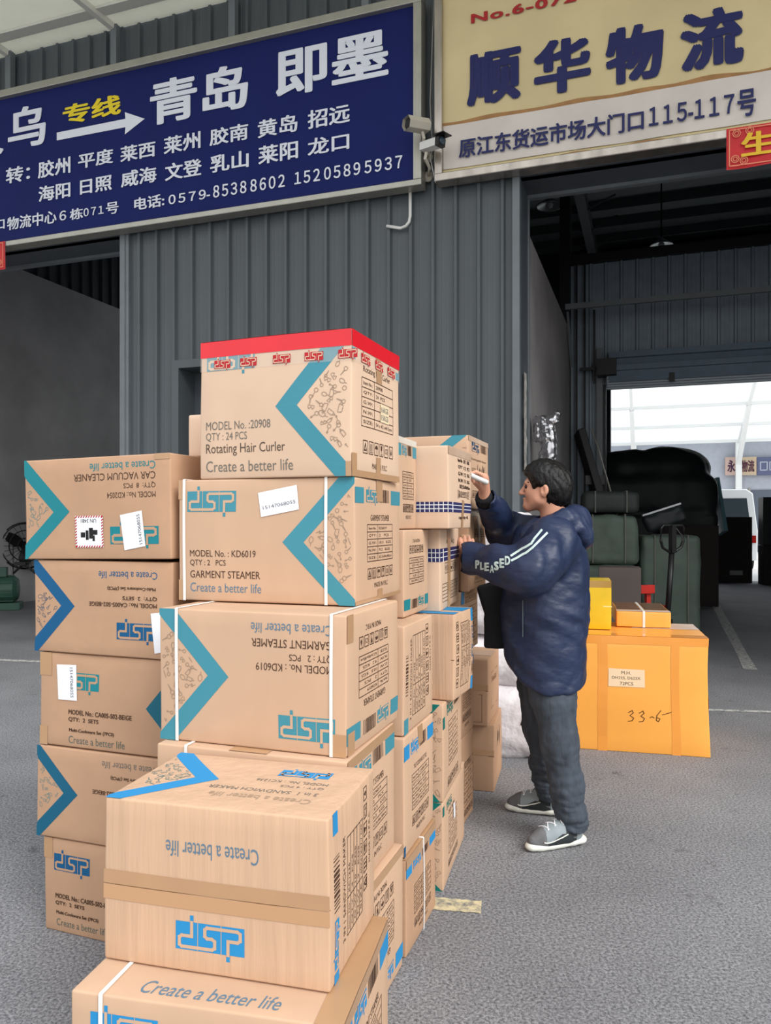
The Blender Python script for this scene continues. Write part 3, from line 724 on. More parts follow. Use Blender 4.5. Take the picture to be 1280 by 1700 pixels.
def icons(sh, u0, v0, u1, v1, m, n=6):
    w = (u1 - u0) / n; lw = .003 / sh.V
    for i in range(n):
        a, b = u0 + i * w, u0 + i * w + w * .78; h = v1 - v0
        for q in ((a, v0, b, v0 + lw), (a, v1 - lw, b, v1), (a, v0, a + lw * sh.V / sh.U, v1), (b - lw * sh.V / sh.U, v0, b, v1)): sh.rect(*q, m)
        c = (a + b) / 2; ww = (b - a)
        if i == 0: sh.line([(c - ww * .25, v0 + h * .25), (c + ww * .25, v0 + h * .25), (c, v0 + h * .75)], .010, m, True)
        elif i == 1:
            for x in (-.15, .15): sh.rect(c + ww * (x - .06), v0 + h * .25, c + ww * (x + .06), v0 + h * .8, m)
            sh.rect(c - ww * .3, v0 + h * .15, c + ww * .3, v0 + h * .2, m)
        elif i == 2: sh.poly([(c + ww * .34 * math.cos(t), v0 + h * .5 + h * .3 * math.sin(t)) for t in [math.pi * k / 6 for k in range(7)]], m); sh.rect(c - ww * .03, v0 + h * .15, c + ww * .03, v0 + h * .5, m)
        elif i == 3: sh.poly([(c - ww * .2, v0 + h * .85), (c + ww * .2, v0 + h * .85), (c + ww * .15, v0 + h * .5), (c, v0 + h * .4), (c - ww * .15, v0 + h * .5)], m); sh.rect(c - ww * .04, v0 + h * .15, c + ww * .04, v0 + h * .45, m); sh.rect(c - ww * .2, v0 + h * .12, c + ww * .2, v0 + h * .17, m)
        elif i == 4: sh.text('CE', a + ww * .15, v0 + h * .3, b - ww * .15, v0 + h * .7, m)
        else: sh.poly([(c - ww * .2, v0 + h * .4), (c, v0 + h * .2), (c + ww * .2, v0 + h * .4), (c + ww * .1, v0 + h * .6), (c, v0 + h * .85), (c - ww * .12, v0 + h * .6)], m)

def barcode(sh, u0, v0, u1, v1, m, seed=1):
    r = random.Random(seed); u = u0
    while u < u1 - .002:
        w = r.choice((.006, .010, .016)) * (u1 - u0) * 4; sh.rect(u, v0 + (v1 - v0) * .12, min(u + w, u1), v1, m); u += w + r.choice((.006, .009, .014)) * (u1 - u0) * 4

def spec_face(sh, title, rows, col=None, bars=True, km=KRAFT, tb=(.23, .33, .80, .63), split=.38, ti=(.30, .66, .72, .71), ic=(.24, .185, .82, .275), made=(.38, .11, .68, .15), m=BROWN, bar_v=(.80, .925), bold=.012):
    if bars and col:
        a, b = bar_v
        sh.rect(0.005, a, .17, b, col, 3, 2); sh.rect(.77, a, .995, b, col, 3, 2)
        logo(sh, .215, a + .01, .455, b - .012, col, km); barcode(sh, .49, a, .72, b, m)
    if title: sh.text(title, *ti, m, bold)
    u0, v0, u1, v1 = tb; n = len(rows); lu = .0026 / sh.U; lv = .0026 / sh.V
    for i in range(n + 1):
        v = v0 + (v1 - v0) * i / n; sh.rect(u0, v - lv / 2, u1, v + lv / 2, m, 6, 1)
    for u in (u0, u0 + (u1 - u0) * split, u1): sh.rect(u - lu / 2, v0, u + lu / 2, v1, m, 1, 6)
    for i, (a, b) in enumerate(rows):
        h = (v1 - v0) / n; v = v1 - h * (i + 1); us = u0 + (u1 - u0) * split
        if a: sh.text(a, u0 + .03, v + h * .32, us - .035, v + h * .68, m)
        if b: sh.text(b, us + .03, v + h * .31, us + .03 + min(u1 - us - .06, .026 * len(b) + .02), v + h * .69, m)
    icons(sh, *ic, m)
    if made: sh.text('MADE IN P.R.C', *made, m, bold)

ROWS = [('Item No.', 'KD6019'), ('QTY:', '2    PCS'), ('G.W:', '10.5   KGS'), ('N.W:', '9.2   KGS'), ('SIZE:', '63.5x46x40cm')]
COOK = [('Item No.', 'CA005-S02'), ('QTY:', '2  SETS'), ('G.W:', '9.6  KGS'), ('N.W:', '8.4  KGS'), ('SIZE:', '58x35x33cm')]
SAND = [('Item No.', 'KC1236'), ('QTY', '4   PCS'), ('G.W', '10   KGS'), ('N.W', '9   KGS'), ('SIZE', '60X41X37.7 CM')]
DRY = [('Item No.', 'DX1305'), ('QTY:', '12  PCS'), ('G.W:', '12.8 KGS'), ('N.W:', '11.2 KGS'), ('SIZE:', '52x38x34cm')]
CBL = 'Create a better life'

def steamer_front(c, rot, col):
    f = c.face('front', rot)
    logo(f, .055, .735, .345, .905, col, c.kraft)
    f.text('MODEL No. : KD6019', .07, .365, .46, .42, BROWN, .0); f.text('QTY : 2   PCS', .07, .285, .285, .34, BROWN)
    f.text('GARMENT STEAMER', .07, .19, .485, .25, BROWN, .01); f.text(CBL, .07, .075, .49, .15, SLATE, .0)
    chevron(f, col, (.61, .49), .115, .915, DOOD, 26, .05)

T_ = 19.0
def near_of(left, w, yaw): a = math.radians(yaw); return (left[0] + w * math.cos(a), left[1] - w * math.sin(a))

# --- main stack, from the floor up
c = Carton((-.092, 2.095), 19, .60, .46, .397, 0, 'bottom steamer carton of the main stack, mostly hidden behind the foremost carton', seed=1)
spec_face(c.face('right', 180), 'GARMENT STEAMER', ROWS, BLUE); c.tape([('right', .0, .93, 1, 1.0), ('top', 0, 0, 1, .06)]); c.done()
c = Carton((-.104, 2.10), 17.5, .60, .44, .397, .401, 'second steamer carton from the floor of the main stack, behind the sandwich maker carton', seed=2)
spec_face(c.face('right', 0), 'GARMENT STEAMER', ROWS, TEAL); c.tape([('right', 0, .93, 1, 1.0), ('top', .4, 0, .6, 1)]); c.strap(-.50); c.done()
c = Carton((-.108, 2.13), 19, .605, .46, .393, .80, 'strapped steamer carton with upside-down print, third from the floor of the main stack', seed=3)
steamer_front(c, 180, TEAL); spec_face(c.face('right', 180), 'GARMENT STEAMER', ROWS, TEAL)
c.strap(-.545); c.strap(-.045); c.tape([('right', .02, 0.0, .13, .16), ('front', .93, 0, 1, .16), ('right', .0, .80, .1, 1)]); c.done()
c = Carton((-.0925, 2.34), 18.5, .62, .46, .393, 1.197, 'strapped upright steamer carton with white phone number label, second from top of main stack', seed=4)
steamer_front(c, 0, TEAL); spec_face(c.face('right', 0), 'GARMENT STEAMER', ROWS, TEAL)
c.strap(-.598); c.strap(-.095); c.tape([('right', .42, .82, .56, 1.0), ('right', .45, 0, .56, .09), ('right', 0, 0, 1, .03), ('front', 0, 0, .04, .17), ('front', 0, .84, .04, 1)])
c.sticker('front', ((.49, .69), (.70, .75), (.685, .945), (.47, .885)), [('15147068055', .08, .28, .93, .42)], label='white label with a printed phone number'); c.done()
c = Carton((-.102, 2.325), 21, .54, .42, .445, 1.592, 'hair curler carton with a red tape band, topmost of the main stack', KRAFT_L, seed=5, bulge=.005)
f = c.face('front'); logo(f, .045, .785, .385, .925, TEAL, KRAFT_L)
f.text('MODEL No. :20908', .045, .355, .49, .415, GREYT); f.text('QTY : 24 PCS', .045, .27, .33, .335, GREYT); f.text('Rotating Hair Curler', .045, .165, .585, .255, ink('dark_grey_ink', srgb(84, 70, 60)), .012); f.text(CBL, .045, .05, .635, .13, GREYT)
chevron(f, TEAL, (.525, .50), .14, .90, DOOD, 28, .045, 5)
f = c.face('right'); f.text('Rotating Hair Curler', .2, .73, .78, .785, BROWN)
spec_face(f, None, [('Item No.:', '20908'), ('QTY:', '24  PCS'), ('G.W:', ''), ('N.W:', ''), ('SIZE:', '54 x 42 x44.5cm')], None, False, tb=(.17, .36, .84, .70), split=.36, ic=(.2, .17, .86, .265), made=(.38, .07, .7, .11))
f.rect(.0, .80, .06, .88, TEAL, 2, 2); f.rect(.92, .80, 1, .86, TEAL, 2, 2)
c.tape([('front', 0, .885, 1, .999), ('right', 0, .885, 1, .999), ('top', 0, 0, 1, .10)], REDTAPE, 'red_tape', 'red sealing tape band')
mb = MB(); CLT = clear_film(); c.face('front', 0, mb, .0014).rect(0, .785, 1, .884, CLT, 10, 2, lift=0); c.face('right', 0, mb, .0014).rect(0, .785, 1, .884, CLT, 8, 2, lift=0)
for k in range(5): logo(c.face('front', 0, mb, .0016), .10 + k * .205 - (.02 if k == 1 else 0), .80, .215 + k * .205 - (.02 if k == 1 else 0), .86, REDI, KRAFT_L)
for k in range(3): logo(c.face('right', 0, mb, .0016), .16 + k * .28, .80, .33 + k * .28, .865, REDI, KRAFT_L)
c.kid('printed_tape', mb, 'clear tape printed with small red logos')
c.tape([('right', .46, .70, .58, .885), ('right', .46, .0, .56, .16), ('right', 0, 0, 1, .045), ('front', .965, 0, 1, .10), ('right', 0, 0, .09, .16)])
c.sticker('right', ((.53, .425), (.73, .425), (.73, .56), (.53, .56)), [('16KGS', .1, .55, .9, .85), ('15KGS', .1, .12, .9, .42)], mat('cream_sticker', srgb(226, 206, 170), .6), 'weight_sticker'); c.done()

# --- foremost pair
c = Carton((-.090, 1.604), 12.2, .632, .46, .398, 0, 'bottom steamer carton in the foreground with blue logos, strapped with white band', seed=6)
f = c.face('front'); logo(f, .08, .72, .34, .90, BLUE, KRAFT); f.text('MODEL No. : KD6019', .07, .365, .46, .42, BROWN); f.text('GARMENT STEAMER', .07, .19, .485, .25, BROWN, .01); chevron(f, BLUE, (.61, .49), .115, .915)
f = c.face('top'); f.text(CBL, .24, .055, .76, .155, SLATE, .0, 1.0, .15)
spec_face(c.face('right', 0), 'GARMENT STEAMER', ROWS, BLUE); c.strap(-.555); c.tape([('right', 0, .93, 1, 1.0), ('top', .9, 0, 1, 1)]); c.done()
c = Carton((-.1245, 1.714), 14.5, .572, .372, .388, .401, 'sandwich maker carton lying with a taped seam across its front, nearest to the viewer', KRAFT_C, seed=7, bulge=.007)
f = c.face('front', 180); f.text(CBL, .29, .215, .71, .31, SLATE, .004)
f = c.face('front'); logo(f, .335, .135, .64, .305, BLUE, KRAFT); f.line([(0, .475), (.25, .47), (.5, .478), (.75, .472), (1, .48)], .006, ink('seam_brown', srgb(128, 92, 62)))
c.tape([('front', 0, .475, 1, .56)]); c.tape([('front', 0, .38, 1, .47)], mat('brown_packing_tape_faint', srgb(190, 148, 110), .3, spec=.5), 'packing_tape')
f = c.face('top', 180)
logo(c.face('top', 180), .155, .735 - .55, .40, .865 - .55, BLUE, KRAFT)
f.text('MODEL No. : KC1236', .13, .405, .47, .45, GREYT); f.text('QTY : 4 PCS', .13, .49, .33, .53, GREYT); f.text('3 in 1  SANDWICH MAKER', .13, .60, .64, .655, GREYT, .012); f.text(CBL, .13, .72, .60, .80, ink('faint_grey_ink', srgb(166, 142, 118)))
chevron(f, BLUE, (.635, .49), .115, .93, DOODT, 24, .05)
f = c.face('right', 90)
spec_face(f, '3 IN 1 SANDWICH MAKER', SAND, None, False, tb=(.17, .32, .77, .66), ti=(.16, .70, .80, .745), ic=(.28, .21, .98, .29), made=(.42, .13, .75, .165))
logo(f, .08, .835, .37, .915, BLUE, KRAFT); f.rect(0, .83, .06, .92, BLUE, 2, 2); f.rect(.87, .83, 1, .92, BLUE, 2, 2); barcode(f, .42, .80, .74, .92, BROWN); c.done()

# --- left stack, from the top down
LE = 2.757
def lx(px): return ((px - CX) / FPX * LE, LE)
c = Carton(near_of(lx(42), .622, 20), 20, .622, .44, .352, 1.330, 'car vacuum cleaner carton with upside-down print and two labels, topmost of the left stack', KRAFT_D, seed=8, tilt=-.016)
f = c.face('front', 180); logo(c.face('front', 0), .60, .145, .92, .315, TEAL2, KRAFT_D)
f.text('MODEL No.: KD2054', .095, .355, .415, .41, BROWN); f.text('QTY:  8  PCS', .095, .262, .305, .318, BROWN); f.text('CAR VACUUM CLEANER', .095, .165, .64, .235, BROWN); f.text(CBL, .095, .065, .53, .14, TEAL2)
chevron(f, TEAL2, (.675, .53), .115, .985, DOODT, 22, .055, 8)
s2 = c.sticker('front', ((.365, .115), (.555, .115), (.555, .425), (.365, .425)), [('UN 3481', .24, .10, .78, .22)], name='hazard_label', label='white battery hazard label with a red hatched border', rot=180, im=BLACKI)
for i in range(11):
    t = i / 11
    for q in (((t, 0), (t + .045, 0), (t + .085, .06), (t + .04, .06)), ((t, .94), (t + .045, .94), (t + .085, 1), (t + .04, 1)), ((0, t), (.06, t + .04), (.06, t + .085), (0, t + .045)), ((.94, t), (1, t + .04), (1, t + .085), (.94, t + .045))): s2.poly(q, REDI, .5)
for q in ((.2, .45, .5, .60), (.36, .38, .50, .72), (.52, .46, .62, .76), (.64, .52, .80, .68), (.3, .62, .38, .80)): s2.rect(*q, BLACKI)
c.sticker('front', ((.695, .085), (.835, .125), (.815, .465), (.67, .425)), [('15147068055', .08, .12, .92, .26)], rot=90, label='white label with a sideways phone number')
c.tape([('front', .90, .945, 1, 1.0)]); c.done()
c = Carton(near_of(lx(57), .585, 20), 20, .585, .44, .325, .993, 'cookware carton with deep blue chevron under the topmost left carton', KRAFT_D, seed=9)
f = c.face('front', 180); c0 = c.face('front', 0); logo(c0, .62, .185, .90, .36, NAVYB, KRAFT_D)
f.text('MODEL No.: CA005-S02-BEIGE', .105, .43, .575, .475, BROWN, .02); f.text('QTY:  2  SETS', .105, .355, .34, .40, BROWN, .02); f.text('Multi-Cookware Set (7PCS)', .115, .255, .445, .30, BROWN, .02); f.text(CBL, .105, .105, .51, .18, NAVYB)
chevron(f, NAVYB, (.685, .49), .105, .975, ink('sketch_blue_ink', srgb(70, 92, 112)), 26, .05, 9)
c.sticker('front', ((.885, .06), (1.0, .10), (.99, .50), (.855, .47)), [('15147068055', .08, .12, .92, .26)], rot=90, label='white label half hidden by the main stack'); c.done()
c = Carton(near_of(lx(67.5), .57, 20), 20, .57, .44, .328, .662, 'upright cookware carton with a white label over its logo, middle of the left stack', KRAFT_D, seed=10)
f = c.face('front'); logo(f, .15, .62, .455, .80, TEAL2, KRAFT_D)
f.text('MODEL No.: CA005-S02-BEIGE', .225, .355, .70, .405, BROWN, .02); f.text('QTY:  2  SETS', .225, .275, .455, .325, BROWN, .02); f.text('Multi-Cookware Set (7PCS)', .23, .16, .57, .205, BROWN, .02); f.text(CBL, .225, .045, .645, .125, ink('olive_grey_ink', srgb(92, 100, 92)))
chevron(f, ink('petrol_ink', srgb(24, 98, 118)), (.80, .49), .105, 1.06, DOODT, 10, .05)
c.sticker('front', ((.145, .50), (.29, .505), (.28, .885), (.13, .875)), [('15147068055', .08, .66, .92, .82)], rot=270, label='white label with a vertical phone number'); c.tape([('front', 0, 0, .06, .2), ('front', 0, .75, .09, 1)]); c.done()
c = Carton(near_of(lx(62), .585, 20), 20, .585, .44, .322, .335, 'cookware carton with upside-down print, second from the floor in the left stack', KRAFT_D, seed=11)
f = c.face('front', 180); f.text('MODEL No.: CA005-S02-BEIGE', .105, .40, .575, .445, BROWN, .02); f.text('Multi-Cookware Set (7PCS)', .115, .225, .445, .27, BROWN, .02); f.text(CBL, .105, .085, .51, .16, GREYT)
chevron(f, ink('petrol_blue_ink', srgb(16, 90, 118)), (.685, .49), .105, .975, DOODT, 26, .05, 11); c.done()
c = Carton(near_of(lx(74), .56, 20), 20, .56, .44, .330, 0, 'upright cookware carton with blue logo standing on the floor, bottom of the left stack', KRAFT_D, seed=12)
f = c.face('front'); logo(f, .08, .66, .36, .84, NAVYB, KRAFT_D)
f.text('MODEL No.: CA005-S02-BEIGE', .09, .365, .56, .415, BROWN, .02); f.text('QTY:  2  SETS', .09, .29, .32, .335, BROWN, .02); f.text('Multi-Cookware Set (7PCS)', .095, .185, .43, .23, BROWN, .02); f.text(CBL, .095, .07, .50, .145, ink('olive_grey_ink', srgb(92, 100, 92))); chevron(f, NAVYB, (.75, .49), .105, 1.02, DOODT, 10, .05)
c.tape([('front', 0, .78, .07, 1)]); c.done()
c = Carton((-.555, 2.80), 19, .185, .14, .155, 1.695, 'small plain pale carton standing on the topmost left carton', mat('pale_card', srgb(226, 196, 170), .7, var=.03), group=None, seed=13); c.done()

# --- second row of cartons, seen on their right sides
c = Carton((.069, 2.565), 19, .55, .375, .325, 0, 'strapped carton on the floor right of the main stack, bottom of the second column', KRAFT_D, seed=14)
spec_face(c.face('right', 0), None, COOK, BLUE, True, KRAFT_D); c.strap(.20, axis='y'); c.tape([('right', 0, .9, 1, 1.0), ('top', .85, 0, 1, 1)]); c.done()
c = Carton((.062, 2.575), 18.5, .55, .37, .40, .328, 'cookware carton with blue barcode bar, second from the floor in the second column', seed=15)
f = c.face('right', 0); spec_face(f, 'MULTI-COOKWARE SET (7PCS)', COOK, BLUE); f.rect(0, .0, .05, .09, NAVYB, 1, 2); c.tape([('right', .45, .84, .6, 1)]); c.done()
c = Carton((.062, 2.59), 18.5, .55, .365, .37, .731, 'sandwich maker carton standing on end in the middle of the second column', seed=16)
f = c.face('right', 90); spec_face(f, '3 IN 1 SANDWICH MAKER', SAND, None, False, tb=(.13, .30, .88, .72), ti=(.10, .76, .86, .80), ic=(.22, .17, .96, .265), made=(.45, .09, .8, .13)); barcode(f, .35, .86, .72, .94, BROWN); f.rect(0, .85, .14, .98, TEAL, 2, 2); c.done()
c = Carton((.068, 2.80), 18.5, .5, .33, .32, 1.104, 'upside-down carton with teal logo bar, second from top in the second column', seed=17)
spec_face(c.face('right', 180), None, COOK, TEAL2); c.done()
c = Carton((.046, 2.80), 18.5, .48, .235, .34, 1.427, 'carton with teal barcode bar behind the two topmost main cartons, top of the second column', seed=18)
spec_face(c.face('right', 0), None, COOK, TEAL); c.tape([('right', 0, .93, 1, 1)], mat('shiny_clear_tape', srgb(206, 190, 170), .12, spec=.8)); c.done()

# --- third row
c = Carton((.226, 3.03), 14.5, .42, .555, .347, 0, 'carton with green chevron corners on the floor, bottom of the third column', seed=19)
f = c.face('front'); chevron(f, GREEN, (.40, .5), .13, .86, DOOD, 40, .06, 19)
f = c.face('right'); spec_face(f, 'DRY IRON', DRY, None, False, tb=(.2, .30, .55, .72), ti=(.2, .76, .45, .81), ic=(.2, .14, .62, .22), made=None); logo(f, .14, .84, .34, .93, GREEN, KRAFT); f.rect(0, .84, .05, .95, GREEN, 1, 2)
c.sticker('right', ((.38, .60), (.45, .60), (.45, .78), (.38, .78)), [], name='paper_label'); c.done()
c = Carton((.226, 3.03), 15.5, .40, .42, .385, .35, 'carton with green chevron corners, second from the floor in the third column', seed=20)
f = c.face('front'); chevron(f, GREEN, (.40, .5), .13, .84, DOOD, 40, .06, 20)
f = c.face('right'); spec_face(f, None, DRY, None, False, tb=(.24, .30, .74, .76), ic=(.22, .08, .80, .18), made=None); logo(f, .18, .84, .48, .95, GREEN, KRAFT); barcode(f, .55, .85, .85, .97, BROWN); f.rect(0, .74, .08, .86, GREEN, 1, 2); c.done()
c = Carton((.275, 3.075), 21, .36, .285, .347, .738, 'overhanging sandwich maker carton with blue top edge in the third column', KRAFT_C, seed=21, bulge=.006)
f = c.face('front'); f.line([(0, .47), (1, .47)], .008, ink('seam_brown', srgb(128, 92, 62))); f = c.face('top'); f.quad((.3, .0), (1, 0), (1, .25), (.45, .25), BLUE, 3, 3); f.quad((.5, .5), (1, .4), (1, .9), (.7, .9), BLUE, 3, 3)
f = c.face('right', 270); spec_face(f, 'SANDWICH MAKER', SAND, None, False, tb=(.13, .30, .88, .70), ti=(.14, .73, .7, .78), ic=(.1, .10, .9, .2), made=None); logo(f, .22, .87, .6, .96, NAVYB, KRAFT); f.rect(.0, .86, .16, .98, BLUE, 2, 2); f.rect(.84, .86, 1, .98, BLUE, 2, 2); barcode(f, .66, .86, .82, .97, BROWN); c.done()
def navyband(c, v0, v1, rotv=False):
    for kind, uu in (('front', 1.0), ('right', 1.0)):
        f = c.face(kind); f.rect(0, v0, 1, v1, NAVY, 8, 2); lv = .003 / f.V; lu = .003 / f.U
        for t in (.33, .70): f.rect(0, v0 + (v1 - v0) * t - lv / 2, 1, v0 + (v1 - v0) * t + lv / 2, WHITEI, 8, 1, lift=1.4)
        if kind == 'front':
            for k in range(24): f.rect(k * .045, v0, k * .045 + lu, v1, WHITEI, 1, 1, lift=1.4)
c = Carton((.222, 3.157), 14.6, .36, .48, .34, 1.085, 'carton with navy check band near its top, behind the left sleeve end', KRAFT_L, seed=22)
navyband(c, .60, .76); f = c.face('right', 180); spec_face(f, 'Dry Fryer', DRY, None, False, tb=(.1, .06 + .62, .9, .9), ti=(.3, .12, .7, .2), ic=(.2, .42, .8, .56), made=None); c.tape([('right', .36, 0, .50, 1)]); c.done()
c = Carton((.246, 3.0), 18, .42, .42, .325, 1.427, 'carton with navy check band near its bottom, left of the raised hand', KRAFT_L, seed=23)
navyband(c, .20, .325); f = c.face('right')
for k, (a, b, e) in enumerate((('Item No', 'DX', '1305'), ('QTY', '12', 'PCS'), ('G.W', '12', 'KG'), ('N.W', '11', 'KG'))):
    y = .84 - k * .085
    f.text(a, .36, y, .54, y + .045, BROWN, .02); f.text(b, .6, y, .7, y + .045, BROWN, .02); f.text(e, .76, y, .88, y + .045, BROWN, .02)
f.text('SIZE:52x38x34cm', .4, .51, .9, .555, BROWN, .02); f.frame(.33, .385, .88, .48, .006, BROWN); icons(f, .36, .395, .86, .47, BROWN); f.text('capacity 4L', .4, .11, .86, .16, BROWN, .02)
c.tape([('right', .52, 0, .62, .36), ('right', .0, .90, 1, 1)]); c.done()

# --- fourth row, in front of the shed wall
def scrawl(f, u0, v0, u1, v1, seed, w=.012):
    r = random.Random(seed); P = []
    for k in range(14): P.append((u0 + (u1 - u0) * (k / 13) + r.uniform(-.03, .03), v0 + (v1 - v0) * (r.uniform(.6, 1) if k % 2 else r.uniform(0, .4))))
    f.line(P, w, BLACKI)
kx = (.352, 3.46)
c = Carton((.345, 3.61), 19, .40, .30, .42, 0, 'plain-backed cookware carton on the floor at the back, bottom of the fourth column', KRAFT_D, seed=24); spec_face(c.face('right', 0), 'MULTI-COOKWARE', COOK, None, False, tb=(.3, .2, .95, .7), ic=(.3, .08, .95, .16), made=None); c.done()
c = Carton((.343, 3.60), 19, .40, .31, .40, .422, 'carton with blue edge marks second from the floor in the fourth column', KRAFT_D, seed=25); f = c.face('right', 0); spec_face(f, None, COOK, BLUE, True, KRAFT_D); c.done()
c = Carton((.356, 3.628), 19, .40, .38, .298, .824, 'low carton with a printed table, third from the floor in the fourth column', seed=26); f = c.face('right', 0); spec_face(f, None, COOK, None, False, tb=(.2, .12, .92, .72), ic=(.2, .8, .9, .9), made=None); f.rect(0, .8, .16, 1, BLUE, 2, 2); c.done()
c = Carton((.392, 3.620), 19, .042, .028, .27, 1.125, 'narrow flattened carton standing between two columns beside the left hand', KRAFT_D, group=None, seed=31, name='flattened_carton'); c.done()
c = Carton((.3935, 3.655), 19, .44, .40, .388, 1.125, 'carton with marker scrawl over its printed table, second from top in the fourth column', KRAFT_D, seed=27); f = c.face('right', 0); spec_face(f, None, DRY, None, False, tb=(.3, .08, .95, .66), ic=(.3, .68, .9, .76), made=None); scrawl(f, .3, .62, .85, .92, 4); c.tape([('right', 0, .92, 1, 1), ('right', .5, .6, .62, .92)], mat('shiny_clear_tape', srgb(206, 190, 170), .12, spec=.8)); c.done()
c = Carton((.385, 3.60), 20, .56, .43, .345, 1.516, 'large carton with teal corner and marker scrawl behind the raised hand', seed=28)
f = c.face('front');
chevron(f, TEAL, (.45, .5), .13, .86, DOOD, 16, .05, 28)
f = c.face('right'); logo(f, .15, .80, .5, .93, ink('dark_blue_ink', srgb(34, 72, 104)), KRAFT); barcode(f, .58, .80, .9, .93, BROWN); f.text('Rechargeable Shaver', .12, .67, .86, .71, BROWN, .01); f.text('QTY', .15, .52, .35, .57, BROWN); f.text('GW', .2, .43, .35, .48, BROWN); scrawl(f, .4, .45, .78, .64, 9); icons(f, .2, .16, .8, .26, BROWN); c.tape([('right', 0, .93, 1, 1), ('right', .5, 0, .62, .14)]); c.done()
# two small taped cartons right of the columns
c = Carton((.584, 4.15), 14, .32, .42, .36, 0, 'plain brown carton with middle seam on the floor beside the white sacks', KRAFT_D, group='plain brown cartons beside the sacks', seed=29); f = c.face('front'); f.line([(0, .53), (1, .53)], .01, ink('seam_brown', srgb(128, 92, 62))); scrawl(c.face('right'), .3, .5, .7, .9, 11); c.tape([('front', 0, .54, 1, .62)]); c.done()
c = Carton((.548, 4.12), 16, .32, .42, .357, .361, 'plain brown carton with faded print resting on the other beside the sacks', KRAFT_D, group='plain brown cartons beside the sacks', seed=30); f = c.face('front'); f.line([(0, .53), (1, .53)], .01, ink('seam_brown', srgb(128, 92, 62))); f.frame(.1, .06, .9, .47, .008, ink('seam_brown', srgb(128, 92, 62))); f = c.face('right'); f.frame(.25, .2, .8, .75, .01, ink('faded_brown_ink', srgb(120, 78, 50))); f.text('FRAGILE', .3, .6, .7, .68, ink('faded_brown_ink', srgb(120, 78, 50))); c.tape([('top', 0, .3, 1, .7), ('front', 0, .54, 1, .62)]); c.done()
